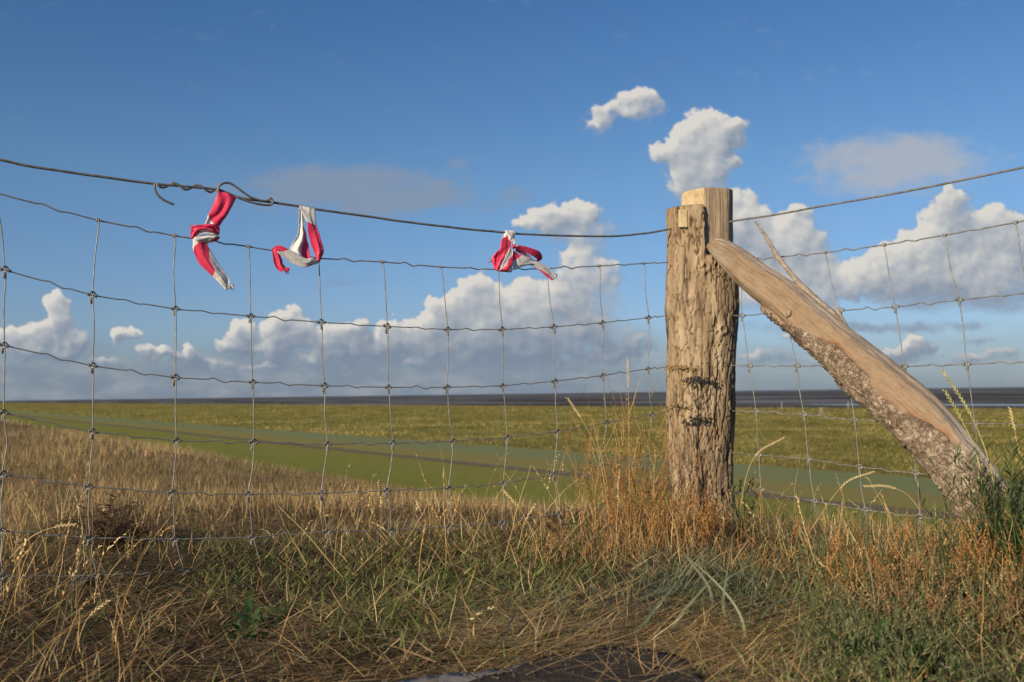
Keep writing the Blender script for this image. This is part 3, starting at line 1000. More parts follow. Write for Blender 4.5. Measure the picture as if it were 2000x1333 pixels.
def crimp(P, amp=.0034):
    """line wire through its joints with an S crimp in each span"""
    P = np.asarray(P, float); out = []
    for a, b_ in zip(P[:-1], P[1:]):
        L = np.linalg.norm(b_ - a)
        out.append(a)
        out.append(a + (b_ - a) * .12)
        c = .5 + rng.uniform(-.10, .10); s_ = 1
        am = amp * rng.uniform(.4, 1.25) * min(1, L / .1)
        for f_, k_ in ((c - .16, .15), (c - .07, .95), (c + .07, -.95), (c + .17, -.1)):
            out.append(a + (b_ - a) * f_ + np.array([0, 0, s_ * k_ * am]))
        out.append(a + (b_ - a) * .88)
    out.append(P[-1])
    return catmull(out, 4)


def make_fence(rows, A, B, label, keep, lead_in, lead_out, extra_stays=None, base=None):
    """rows: list of rows; each row is a list of (x,y) or None, one per stay"""
    root = empty('wire_mesh_fence', base)
    tag(root, label, 'wire fence', 'wire mesh panels meeting at the corner post')
    d = (B - A) / np.linalg.norm(B - A); rz = math.atan2(d[1], d[0])
    G = [[None if p is None else on_line(p[0], p[1], A, B) for p in r] for r in rows]
    dv = np.array([d[0], d[1], 0.0]); ncol0 = len(rows[0])
    for ri, r in enumerate(G):
        for e in range(8):                                   # the panel runs on past the picture's edge
            if lead_out[ri][0] > 2000:
                q = r[-1] + dv * .152; q[2] += .006 * (1 - ri / 6); r.append(q)
            else:
                q = r[0] - dv * .152; q[2] += .004 * (1 - ri / 6); r.insert(0, q)
    first = 0 if lead_out[0][0] > 2000 else 8
    lead_in = [p if p[0] > 0 else None for p in lead_in]; lead_out = [p if p[0] < 2000 else None for p in lead_out]
    for ri, r in enumerate(G):
        pts = [p for p in r if p is not None]
        if lead_in[ri] is not None:
            pts = [on_line(*lead_in[ri], A, B)] + pts
        if lead_out[ri] is not None:
            pts = pts + [on_line(*lead_out[ri], A, B)]
        mb = MB(); mb.tube(crimp(pts), (.0014 if ri else .0016), 6)
        child(mb.build('line_wire', M_WIRE), root)
    ncol = len(G[0])
    for ci in range(ncol):
        pts = [G[ri][ci] for ri in range(len(rows)) if G[ri][ci] is not None]
        full = []
        for q, (a, b_) in enumerate(zip(pts[:-1], pts[1:])):
            full.append(a)
            bow = rng.normal(0, .0022)
            v_ = np.array([d[0], d[1], 0])
            full.append(a + (b_ - a) * .10 + v_ * .0012)
            full.append(a + (b_ - a) * .5 + v_ * bow)
            full.append(a + (b_ - a) * .90)
        full.append(pts[-1])
        full.append(pts[-1] + np.array([.004 * rng.uniform(-1, 1), 0, -.045]))
        mb = MB(); mb.tube(catmull(full, 4) + np.array([d[1], -d[0], 0]) * .0022, .00125, 6)
        child(mb.build('stay_wire', M_WIRE), root)
        for ri in range(len(rows)):
            p = G[ri][ci]
            if p is None or not (first <= ci < first + ncol0):
                continue
            o = bpy.data.objects.new('knot', TOPKNOT_ME if ri == 0 else KNOT_ME)
            COL.objects.link(o)
            nxt = G[ri][ci + 1] if ci + 1 < ncol and G[ri][ci + 1] is not None else None
            prv = G[ri][ci - 1] if ci > 0 and G[ri][ci - 1] is not None else None
            v_ = (nxt if nxt is not None else p) - (prv if prv is not None else p)
            tilt = math.atan2(v_[2], math.hypot(v_[0], v_[1]))
            o.rotation_euler = (rng.uniform(-.25, .25), -tilt + rng.normal(0, .08), rz)
            o.location = tuple(p); s_ = rng.uniform(.92, 1.15); o.scale = (s_, 1, s_)
            child(o, root)
    return root


LROWS = [
    [(-12, 376), (192, 431), (341, 461), (485, 482), (621, 505), (747, 512), (861, 522), (972, 527), (1066, 525), (1170, 520), (1257, 515)],
    [(10, 528), (180, 577), (342, 604), (489, 618), (627, 630), (756, 638), (874, 644), (980, 644), (1081, 639), (1176, 631), (1266, 621)],
    [(8, 675), (181, 715), (342, 738), (493, 747), (633, 754), (758, 757), (872, 757), (981, 754), (1083, 745), (1176, 734), (1265, 721)],
    [(7, 807), (181, 844), (344, 861), (495, 864), (639, 868), (767, 866), (884, 862), (990, 855), (1088, 843), (1184, 826), (1273, 810)],
    [(5, 927), (173, 951), (336, 963), (484, 966), (626, 964), (754, 959), (875, 954), (982, 944), (1080, 928), (1174, 911), (1268, 889)],
    [(3, 1037), (175, 1051), (341, 1054), (493, 1050), (639, 1038), (764, 1036), (876, 1029), (980, 1022), (1091, 1003), (1180, 984), (1268, 962)],
    [(5, 1127), (189, 1124), (360, 1116), (512, 1115), (662, 1100), (787, 1092), (911, 1081), (1008, 1072), (1100, 1060), (1190, 1045), (1272, 1030)],
]
RROWS = [
    [(1446, 510), (1515, 503), (1612, 494), (1727, 479), (1845, 460), (1984, 435), (2130, 400)],
    [(1450, 617), (1540, 612), (1642, 607), (1749, 600), (1874, 586), (2008, 573), (2160, 552)],
    [(1464, 715), (1557, 715), (1660, 717), (1767, 716), (1889, 712), (2026, 706), (2180, 696)],
    [(1478, 804), (1571, 810), (1670, 821), (1788, 827), (1905, 828), (2040, 830), (2200, 834)],
    [(1483, 889), (1580, 897), (1679, 913), (1789, 925), (1915, 938), (2050, 950), (2210, 962)],
    [(1487, 957), (1592, 980), (1691, 997), (1797, 1010), (1922, 1030), (2060, 1050), (2220, 1075)],
    [(1493, 1028), (1600, 1050), (1700, 1070), (1806, 1088), (1930, 1110), (2070, 1135), (2230, 1160)],
]


def fences():
    bl = on_ground(np.array(600.), np.array(1110.))
    p = on_line(640, 1110, LA, LB)
    make_fence(LROWS, LA, LB, 'long sagging wire mesh panel running to the left of the oak post', lambda r, c: True,
               [(-160, 318), (-180, 480), (-175, 635), (-170, 770), (-168, 900), (-165, 1020), (-165, 1125)],
               [(1304, 513), (1303, 617), (1305, 717), (1307, 804), (1308, 882), (1308, 955), (1308, 1022)], base=(p[0], p[1], 0))
    p = on_line(1720, 1070, RA, RB)
    make_fence(RROWS, RA, RB, 'shorter wire mesh panel behind the brace to the right of the oak post', lambda r, c: True,
               [(1430, 511), (1430, 617), (1428, 714), (1428, 803), (1426, 884), (1426, 950), (1428, 1015)],
               [(2290, 365), (2320, 525), (2340, 684), (2360, 840), (2380, 980), (2390, 1105), (2400, 1190)], base=(p[0], p[1], 0))


fences()


def plain_wires():
    # left: the heavy top wire, mended with a twisted splice
    pts = [(-2400, -170), (-1500, 10), (-800, 150), (-200, 272), (-90, 294), (0, 313), (60, 325), (120, 334), (200, 346), (300, 359), (340, 363), (380, 366), (424, 371), (445, 378), (466, 386), (500, 392), (540, 397),
           (620, 409), (750, 428), (870, 443), (987, 455), (1050, 459), (1100, 461), (1160, 462), (1210, 461), (1262, 456), (1303, 449), (1320, 446)]
    root_p = on_line(1300, 452, LA, LB)
    root = empty('top_wire', root_p); tag(root, 'thick plain top wire with a twisted splice, tied with red and white tape', 'fence wire', 'plain wires along the fence top')
    c = catmull(PL(pts), 8)
    c = c + .0006 * np.stack([vnoise(c[:, 0] * 30, 2.2, 0), 0 * c[:, 0], vnoise(c[:, 0] * 26, 7.2, 0)], -1)
    mb = MB(); mb.tube(c, .0026, 8); child(mb.build('strand', M_TOPWIRE), root)
    # tail of the splice: hooked end, then wound round the strand
    hook = PL([(340, 400), (330, 396), (318, 390), (308, 381), (303, 371), (302, 363), (306, 359.5)], off=.002)
    xs = np.linspace(306, 426, 46); ys = np.interp(xs, [300, 340, 380, 424], [359.5, 363.5, 366.5, 371.5])
    ph = (xs - 306) / 120 * 2 * math.pi * 2.6
    hel = np.stack([on_line(x, y + 5.5 * math.sin(p_) * (1 if x < 420 else .3), LA, LB, .0022 * math.cos(p_) + .001) for x, y, p_ in zip(xs, ys, ph)])
    hump = PL([(426, 374), (427, 366), (436, 358.5), (448, 358), (461, 365.5), (475, 376), (490, 386), (505, 391), (516, 393), (524, 391), (528, 387.5), (532, 391.5),
               (531.5, 398.5), (524, 401), (505, 399), (486, 394), (470, 388.5), (462, 385)], off=.005)
    mb = MB(); mb.tube(catmull(np.vstack([hook, hel[1:-1:3], hump]), 6), .0024, 8); child(mb.build('splice', M_TOPWIRE), root)
    # right top wire
    pts = [(1424, 434), (1440, 431), (1520, 419), (1600, 404), (1700, 387), (1800, 368.5), (1900, 348), (2000, 327), (2120, 300), (2280, 262), (2700, 155), (3300, -10)]
    rp = on_line(1430, 433, RA, RB)
    o = empty('top_wire', rp); tag(o, 'taut plain top wire running up to the right from the oak post', 'fence wire', 'plain wires along the fence top')
    mb = MB(); mb.tube(catmull(PL(pts, RA, RB), 8), .0026, 8); child(mb.build('strand', M_TOPWIRE), o)


plain_wires()


# ------------------------------------------------------------------ barrier tape
def mat_tape():
    m_, b = new_mat('barrier_tape')
    ph = b.node('ShaderNodeAttribute', attribute_name='phase').outputs['Fac']
    co = objco(b)
    ph = b.m('ADD', ph, b.m('MULTIPLY', b.m('SUBTRACT', b.noise(co, 220, 3), .5), .05))
    fr = b.m('FRACT', ph)
    red = b.step(fr, .49, .51, 1, 0)
    n = b.noise(co, 90, 4, .6)
    rc = b.mix(n, (.80, .045, .11), (.92, .09, .20))
    wc = b.mix(n, (.78, .75, .71), (.88, .86, .83))
    worn = b.step(b.noise(co, 110, 5, .7), .60, .68, 0, .65)
    rc = b.mix(worn, rc, (.75, .45, .45))
    c = b.mix(red, wc, rc)
    b.put(b.p.inputs['Base Color'], c); b.p.inputs['Roughness'].default_value = .42
    b.p.inputs['Specular IOR Level'].default_value = .35
    t = b.node('ShaderNodeBsdfTranslucent'); b.put(t.inputs[0], c)
    mx = b.node('ShaderNodeMixShader'); mx.inputs[0].default_value = .30
    b.l.new(b.p.outputs[0], mx.inputs[1]); b.l.new(t.outputs[0], mx.inputs[2]); b.l.new(mx.outputs[0], b.out.inputs[0])
    bump(b, b.m('ABSOLUTE', b.m('SUBTRACT', b.noise(co, 75, 3, .3, .3), .5)), .22, .006)
    dirt = b.step(b.noise(co, 38, 4, .6), .58, .75, 0, .28)
    b.put(b.p.inputs['Base Color'], b.mix(dirt, c, (.42, .36, .31)))
    return m_


M_TAPE = mat_tape()


def ribbon(secs, name, root, pleat=.0035, npl=2.2, seed=0, fray=0.0, na=18):
    """secs: (xl,yl, xr,yr, off, phase_l, phase_r): the two edges of the tape as it hangs near the fence line"""
    S = np.array([s[:7] for s in secs], float)
    S = catmull(S, 7)
    n = len(S); out = []; ph = []
    for i, s in enumerate(S):
        q = np.linspace(0, 1, na + 1)
        x = s[0] + (s[2] - s[0]) * q; y = s[1] + (s[3] - s[1]) * q
        tt = i / (n - 1)
        fold = np.sin(q * npl * .6 * 2 * math.pi + 2.2 * vnoise(tt * 3, seed, 0) + seed) * pleat * .7
        fold = fold + pleat * .9 * fbm(q * 2 + seed, tt * 3, 1, 2)
        fold = fold + .0032 * np.abs(fbm(q * 3.2 + seed * 3.1, tt * 1.6 + seed, 7, 2)) * (.5 + .5 * np.sin(q * math.pi))
        bulge = .0015 * np.sin(q * math.pi)
        wig = 2.3 * fbm(q * 2.6 + seed, tt * 9, 4.4, 3)
        if fray and tt > 1 - fray:
            e = (tt - 1 + fray) / fray
            y = y + e * 7 * vnoise(q * 9, seed + 2, 0); x = x + e * 4 * vnoise(q * 9, seed + 7, 0)
        out.append(on_line(x + wig, y + wig * .6, LA, LB, 0) + 0)
        d = out[-1] - CAM; d /= np.linalg.norm(d, axis=1)[:, None]
        out[-1] = out[-1] - d * (s[4] + fold + bulge)[:, None]
        ph.append(s[5] + (s[6] - s[5]) * q)
    V = np.concatenate(out); k = na + 1
    Q = [(i * k + j, i * k + j + 1, (i + 1) * k + j + 1, (i + 1) * k + j) for i in range(n - 1) for j in range(na)]
    o = np_mesh(name, V, np.array(Q), M_TAPE, floats={'phase': np.concatenate(ph)})
    md = o.modifiers.new('thin', 'SOLIDIFY'); md.thickness = .0004
    return child(o, root)


def zz(z0, sc):
    return lambda x, y: (z0[0] + x / sc, z0[1] + y / sc)


def sec(Z, xl, yl, xr, yr, off, pl, pr):
    a = Z(xl, yl); c = Z(xr, yr)
    return (a[0], a[1], c[0], c[1], off, pl, pr)


def fray_threads(Z, x, y, n, ang, ln, root, off=.008, name='frayed_end', phase=.2, seed=0):
    r_ = np.random.default_rng(seed)
    V = []; Q = []; P = []
    for i in range(n):
        a = ang + r_.uniform(-.9, .9); L = ln * r_.uniform(.4, 1)
        x0, y0 = x + r_.uniform(-14, 14), y + r_.uniform(-18, 18)
        pts = []
        for t_ in np.linspace(0, 1, 4):
            w = (1 - t_ * .8) * 5
            dx, dy = math.cos(a + t_ * r_.uniform(-.6, .6)) * L * t_, math.sin(a) * L * t_
            for s_ in (-1, 1):
                px, py = Z(x0 + dx + s_ * w * -math.sin(a), y0 + dy + s_ * w * math.cos(a))
                pts.append(on_line(px, py, LA, LB, off / 2 + .002 * r_.uniform(-1, 1)))
        b0 = len(V); V += pts; P += [phase + (.4 if r_.random() < .4 else 0)] * 8
        Q += [(b0 + 2 * j, b0 + 2 * j + 1, b0 + 2 * j + 3, b0 + 2 * j + 2) for j in range(3)]
    o = np_mesh(name, np.array(V), np.array(Q), M_TAPE, floats={'phase': np.array(P)})
    return child(o, root)


def tapes():
    Z = zz((280, 320), 5.126)
    # 1: knotted streamer hanging from the splice
    p = on_line(437, 375, LA, LB)
    r1 = empty('barrier_tape', p)
    tag(r1, 'leftmost red and white tape, knotted in the middle with a pointed tail', 'barrier tape', 'red and white tape scraps on the wire')
    ribbon([sec(Z, 752, 262, 930, 332, .004, .1, .1), sec(Z, 742, 300, 922, 362, .008, .12, .12), sec(Z, 700, 400, 868, 475, .010, .20, .16), sec(Z, 655, 500, 800, 570, .010, .48, .22),
            sec(Z, 625, 570, 765, 615, .010, .60, .40), sec(Z, 600, 640, 742, 660, .010, .75, .55), sec(Z, 560, 690, 740, 690, .010, .85, .65)], 'strip', r1, .0030, 2.6, 1.0)
    # the knot: three crossing turns
    ribbon([sec(Z, 474, 745, 520, 750, .014, .1, .1), sec(Z, 476, 690, 545, 735, .020, .12, .55), sec(Z, 495, 640, 610, 700, .026, .2, .7), sec(Z, 560, 615, 680, 715, .028, .25, .8),
            sec(Z, 660, 620, 725, 720, .026, .3, .85), sec(Z, 740, 650, 735, 735, .018, .35, .6), sec(Z, 765, 690, 700, 750, .010, .3, .2)], 'knot', r1, .0045, 3.0, 4.0)
    ribbon([sec(Z, 470, 690, 520, 620, .018, .1, .2), sec(Z, 540, 660, 560, 612, .024, .15, .3), sec(Z, 620, 668, 640, 605, .026, .2, .35), sec(Z, 700, 680, 710, 608, .026, .1, .3), sec(Z, 760, 720, 770, 640, .020, .2, .3)],
           'ruffle', r1, .0040, 2.4, 9.0)
    ribbon([sec(Z, 505, 735, 700, 705, .022, .62, .65), sec(Z, 520, 770, 735, 725, .026, .70, .95), sec(Z, 600, 788, 770, 735, .020, .85, 1.1), sec(Z, 650, 800, 740, 765, .012, .9, 1.1)], 'fold', r1, .0030, 1.6, 2.5)
    ribbon([sec(Z, 498, 735, 640, 750, .012, .80, 1.10), sec(Z, 500, 800, 640, 800, .012, .90, 1.28), sec(Z, 502, 860, 665, 860, .012, .98, 1.52), sec(Z, 520, 930, 700, 920, .012, 1.02, 1.66), sec(Z, 560, 1000, 745, 990, .012, 1.06, 1.75),
            sec(Z, 625, 1065, 790, 1060, .012, 1.15, 1.82), sec(Z, 690, 1125, 835, 1110, .012, 1.50, 1.90), sec(Z, 745, 1180, 860, 1150, .012, 1.70, 1.95), sec(Z, 785, 1225, 868, 1190, .012, 1.75, 1.95), sec(Z, 815, 1245, 905, 1235, .012, 1.8, 1.95)],
           'tail', r1, .0022, 1.6, 6.0, fray=.1)
    fray_threads(Z, 870, 1225, 9, .25, 60, r1, seed=3, phase=.55)
    fray_threads(Z, 500, 640, 9, 3.3, 50, r1, seed=5, phase=.1)
    # 2: loop with a curled tail
    p = on_line(600, 405, LA, LB)
    r2 = empty('barrier_tape', p)
    tag(r2, 'middle red and white tape, an open loop with a curled tail', 'barrier tape', 'red and white tape scraps on the wire')
    ribbon([sec(Z, 1560, 418, 1722, 452, .004, .62, .95), sec(Z, 1568, 450, 1720, 490, .008, .64, .92), sec(Z, 1600, 510, 1728, 560, .009, .72, .84), sec(Z, 1630, 580, 1735, 630, .010, 1.0, 1.02), sec(Z, 1645, 660, 1762, 700, .010, 1.1, 1.1),
            sec(Z, 1668, 760, 1790, 800, .010, 1.2, 1.2), sec(Z, 1690, 840, 1808, 880, .010, 1.25, 1.25), sec(Z, 1715, 900, 1790, 930, .010, 1.3, 1.3), sec(Z, 1738, 985, 1752, 995, .010, 1.35, 1.35)], 'strip', r2, .0018, 1.2, 2.0)
    ribbon([sec(Z, 1552, 425, 1602, 460, -.004, .60, .62), sec(Z, 1555, 500, 1605, 560, -.002, .62, .66), sec(Z, 1556, 600, 1612, 640, .002, .60, 1.15), sec(Z, 1545, 700, 1630, 720, .004, .60, 1.20), sec(Z, 1500, 790, 1650, 800, .006, .58, 1.25),
            sec(Z, 1465, 862, 1658, 860, .008, .55, 1.30), sec(Z, 1495, 905, 1672, 940, .010, .60, 1.35), sec(Z, 1560, 960, 1700, 985, .010, .9, 1.40), sec(Z, 1640, 1010, 1730, 985, .010, 1.1, 1.42)], 'back_strip', r2, .0055, 2.4, 3.3)
    ribbon([sec(Z, 1742, 965, 1745, 1000, .012, .6, .9), sec(Z, 1690, 940, 1680, 1022, .016, .62, 1.1), sec(Z, 1630, 950, 1615, 1038, .018, .60, 1.02), sec(Z, 1540, 900, 1500, 1005, .018, .58, .90), sec(Z, 1460, 862, 1420, 950, .018, .52, .80),
            sec(Z, 1390, 828, 1352, 900, .018, .20, .62), sec(Z, 1330, 822, 1320, 868, .016, .15, .40), sec(Z, 1292, 848, 1318, 872, .014, .2, .25)], 'tail', r2, .0022, 1.5, 7.0)
    ribbon([sec(Z, 1290, 840, 1340, 850, .012, .1, .1), sec(Z, 1288, 890, 1358, 880, .012, .15, .15), sec(Z, 1298, 960, 1380, 950, .012, .2, .2), sec(Z, 1325, 1040, 1400, 1010, .012, .25, .25), sec(Z, 1370, 1082, 1430, 1040, .012, .3, .3),
            sec(Z, 1420, 1082, 1462, 1062, .012, .3, .35)], 'curled_end', r2, .0030, 1.8, 8.0, fray=.15)
    fray_threads(Z, 1420, 1070, 6, .9, 50, r2, seed=8, phase=.15)
    # 3: bow
    Z = zz((900, 420), 8.333)
    p = on_line(997, 453, LA, LB)
    r3 = empty('barrier_tape', p)
    tag(r3, 'rightmost red and white tape, tied in a bow nearest the oak post', 'barrier tape', 'red and white tape scraps on the wire')
    ribbon([sec(Z, 715, 245, 895, 260, .004, .7, .8), sec(Z, 735, 310, 890, 320, .008, .68, .8), sec(Z, 775, 390, 880, 390, .010, .65, .75), sec(Z, 815, 440, 880, 440, .012, .62, .75), sec(Z, 815, 510, 890, 500, .012, .8, .95)], 'knot', r3, .0022, 1.5, 1.2)
    ribbon([sec(Z, 690, 300, 760, 300, .003, .55, .6), sec(Z, 672, 370, 770, 350, .008, .9, 1.1), sec(Z, 655, 450, 815, 440, .010, 1.1, 1.15), sec(Z, 632, 560, 808, 540, .012, 1.15, 1.2), sec(Z, 615, 680, 770, 620, .012, 1.2, 1.25), sec(Z, 575, 780, 700, 730, .012, 1.25, 1.3),
            sec(Z, 560, 870, 650, 830, .012, 1.2, 1.3), sec(Z, 560, 905, 620, 900, .010, 1.2, 1.3)], 'strip', r3, .0022, 1.4, 2.0)
    ribbon([sec(Z, 640, 560, 700, 560, .004, .1, .1), sec(Z, 560, 620, 660, 640, .004, .15, .2), sec(Z, 515, 690, 600, 720, .004, .2, .3), sec(Z, 508, 760, 590, 790, .004, .25, .3), sec(Z, 540, 880, 590, 880, .003, .3, .6)], 'frayed_flap', r3, .0035, 2, 5.0)
    ribbon([sec(Z, 795, 540, 845, 560, .016, .5, .6), sec(Z, 745, 640, 850, 640, .020, .52, .95), sec(Z, 700, 740, 845, 740, .022, .55, 1.40), sec(Z, 650, 850, 842, 840, .022, .70, 1.62), sec(Z, 615, 905, 838, 905, .020, 1.05, 1.7), sec(Z, 625, 925, 828, 935, .016, 1.1, 1.72)],
           'front_strip', r3, .0026, 1.3, 3.0)
    ribbon([sec(Z, 830, 560, 880, 470, .014, .2, .2), sec(Z, 890, 548, 930, 490, .014, .40, .62), sec(Z, 960, 575, 985, 500, .012, .1, .1), sec(Z, 1060, 612, 1070, 520, .010, .2, .15), sec(Z, 1150, 665, 1175, 550, .008, .3, .2), sec(Z, 1215, 700, 1270, 590, .004, .4, .25),
            sec(Z, 1235, 725, 1320, 660, -.004, .5, .3), sec(Z, 1225, 745, 1312, 720, -.010, .45, .3), sec(Z, 1170, 725, 1235, 765, -.014, .3, .3), sec(Z, 1090, 640, 1150, 745, -.014, .5, .9), sec(Z, 980, 570, 1040, 670, -.010, .1, .7), sec(Z, 880, 520, 900, 600, -.004, .2, .6)],
           'bow_loop', r3, .0020, 1.2, 4.0)
    ribbon([sec(Z, 835, 545, 845, 580, .012, .2, .3), sec(Z, 845, 690, 945, 640, .012, .30, .25), sec(Z, 850, 800, 1010, 665, .014, .62, .55), sec(Z, 870, 890, 1090, 700, .014, .7, .6), sec(Z, 960, 858, 1160, 738, .012, .75, .62), sec(Z, 1120, 815, 1270, 768, .010, .7, .62), sec(Z, 1240, 880, 1370, 820, .010, 1.0, .62),
            sec(Z, 1310, 930, 1440, 870, .010, 1.12, .62), sec(Z, 1390, 1000, 1510, 950, .010, 1.22, .66), sec(Z, 1470, 1030, 1560, 1020, .010, 1.3, .7)], 'tail', r3, .0020, 1.4, 6.0, fray=.12)
    fray_threads(Z, 500, 740, 8, 3.1, 90, r3, seed=12, phase=.2)
    fray_threads(Z, 1520, 1010, 6, .5, 60, r3, seed=14, phase=.3)


tapes()


# ------------------------------------------------------------------ blades
STRAW = np.array([(.58, .41, .17), (.68, .51, .24), (.50, .32, .12), (.75, .59, .32), (.40, .25, .09), (.54, .35, .13)])
GOLD = np.array([(.40, .24, .085), (.34, .19, .065), (.48, .33, .14), (.28, .15, .05), (.52, .39, .19)])
RUST = np.array([(.28, .155, .065), (.34, .20, .085), (.20, .11, .05), (.42, .29, .13)])
GREEN = np.array([(.095, .145, .028), (.135, .185, .042), (.075, .11, .026), (.165, .20, .055), (.20, .20, .068)])
SAGE = np.array([(.10, .125, .055), (.14, .155, .07), (.08, .105, .04), (.19, .18, .085)])
BLUE = np.array([(.16, .20, .125), (.20, .235, .15), (.12, .155, .095), (.24, .26, .16)])
BROWN = np.array([(.32, .225, .11), (.42, .305, .155), (.24, .16, .08), (.50, .38, .20), (.37, .25, .115)])
LITTER = np.array([(.13, .085, .042), (.20, .13, .066), (.30, .20, .10), (.085, .057, .03), (.40, .28, .145)])


def pick(pal, n, r_, jit=.18):
    c = pal[r_.integers(0, len(pal), n)]
    return np.clip(c * (1 + r_.normal(0, jit, (n, 1))), .01, .9)


def blades(root, L, W, az, lean, curl, colr, segs=4, twist=None, r_=rng, wob=0.0, tipw=.05, base_w=.8):
    """N ribbons; lean = angle from vertical at root, curl = added by the tip"""
    n = len(root); t = np.linspace(0, 1, segs + 1)
    ang = lean[:, None] + curl[:, None] * t[None, :] ** 1.4
    step_ = L[:, None] / segs
    hx = np.sin(ang); hz = np.cos(ang)
    h = np.concatenate([np.zeros((n, 1)), np.cumsum((hx[:, 1:] + hx[:, :-1]) / 2 * step_, 1)], 1)
    z = np.concatenate([np.zeros((n, 1)), np.cumsum((hz[:, 1:] + hz[:, :-1]) / 2 * step_, 1)], 1)
    dx, dy = np.cos(az)[:, None], np.sin(az)[:, None]
    P = np.stack([root[:, 0:1] + h * dx, root[:, 1:2] + h * dy, root[:, 2:3] + z], -1)
    if wob:
        P[..., :2] += np.cumsum(r_.normal(0, wob, (n, segs + 1, 2)), 1) * (t > 0)[None, :, None] * L[:, None, None]
    sa = az + math.pi / 2 + (r_.uniform(-1.2, 1.2, n) if twist is None else twist)
    side = np.stack([np.cos(sa), np.sin(sa), np.zeros(n)], -1)
    w = W[:, None] * .5 * np.clip(base_w + (1 - base_w) * np.sin(t * math.pi)[None, :] * 1.0, 0, 1) * (1 - (1 - tipw) * t[None, :] ** 2.2)
    A = P - side[:, None, :] * w[..., None]; B = P + side[:, None, :] * w[..., None]
    V = np.stack([A, B], 2).reshape(-1, 3)
    k = (segs + 1) * 2
    base = (np.arange(n) * k)[:, None] + (np.arange(segs) * 2)[None, :]
    Q = np.stack([base, base + 1, base + 3, base + 2], -1).reshape(-1, 4)
    C = np.repeat(colr, k, 0)
    return V, Q, C, P


class Acc:
    def __init__(self):
        self.V = []; self.Q = []; self.C = []; self.n = 0

    def add(self, V, Q, C, P=None):
        self.V.append(V); self.Q.append(Q + self.n); self.C.append(C); self.n += len(V)

    def build(self, name, mat=None, parent=None):
        o = np_mesh(name, np.concatenate(self.V), np.concatenate(self.Q), mat or M_GRASS, colors=np.concatenate(self.C), smooth=False)
        return o if parent is None else child(o, parent)


def spikelets(P, colr, acc, r_, n_sp=11, frac=.36, size=.0095, width=.0030):
    """alternate flat ears along the top of each stem, P: N x (segs+1) x 3"""
    n, s1, _ = P.shape
    for q in np.linspace(1 - frac, .995, n_sp):
        f_ = q * (s1 - 1); i = min(int(f_), s1 - 2); a = f_ - i
        c = P[:, i] * (1 - a) + P[:, i + 1] * a
        d = P[:, i + 1] - P[:, i]; d = d / (np.linalg.norm(d, axis=1)[:, None] + 1e-9)
        sd = np.cross(d, r_.normal(0, 1, (n, 3))); sd /= np.linalg.norm(sd, axis=1)[:, None] + 1e-9
        out = d * .85 + sd * .42
        L = size * r_.uniform(.7, 1.2, n)[:, None] * (1.1 - .4 * (q - 1 + frac) / frac)
        wv = np.cross(out, r_.normal(0, 1, (n, 3))); wv /= np.linalg.norm(wv, axis=1)[:, None] + 1e-9
        w = width * .5
        V = np.stack([c, c + out * L * .45 + wv * w, c + out * L, c + out * L * .45 - wv * w], 1).reshape(-1, 3)
        Q = np.arange(n * 4).reshape(-1, 4)
        acc.add(V, Q, np.repeat(colr, 4, 0))


def on_terrain(xy):
    return np.stack([xy[:, 0], xy[:, 1], terrain(xy[:, 0], xy[:, 1]) - .004], -1)


def scatter(n, x0, x1, y0, y1, r_, fn=None):
    """roots uniformly over the ground rectangle, thinned by fn(px, py, X, Y)"""
    xy = np.stack([r_.uniform(x0, x1, n), r_.uniform(y0, y1, n)], -1)
    P = on_terrain(xy)
    if fn is not None:
        px, py = project(P)
        P = P[r_.random(n) < fn(px, py, P[:, 0], P[:, 1])]
    return P


def off_path(P):
    """keep clear of the paved corner at the very front"""
    return pave_amount(P[:, 0], P[:, 1])


# paved corner at the very front: concrete edge and dark asphalt
def pave_edge(X):
    """Y of the far edge of the paving at X"""
    return np.interp(X, [-.22, -.15, -.10, -.013, .035, .075, .115, .16, .20, .235], [1.0, 1.185, 1.215, 1.245, 1.285, 1.300, 1.318, 1.312, 1.28, 1.0]) + .011 * fbm(X * 38, 0 * X, 1.5, 4)


def pave_amount(X, Y):
    X = np.asarray(X); Y = np.asarray(Y)
    side = sstep(-.26, -.18, X) * (1 - sstep(-.01, .06, X)) * (1 - sstep(1.24, 1.30, Y)) * .95
    return np.maximum(side, pave_core(X, Y))


def pave_core(X, Y):
    return sstep(-.03, .02, pave_edge(X) - Y) * (1 - .35 * sstep(.08, .16, np.asarray(X)))


def region(px, py, x0, x1, y0, y1, soft=60):
    return (sstep(x0 - soft, x0 + soft, px) * (1 - sstep(x1 - soft, x1 + soft, px)) * sstep(y0 - soft, y0 + soft, py) * (1 - sstep(y1 - soft, y1 + soft, py)))


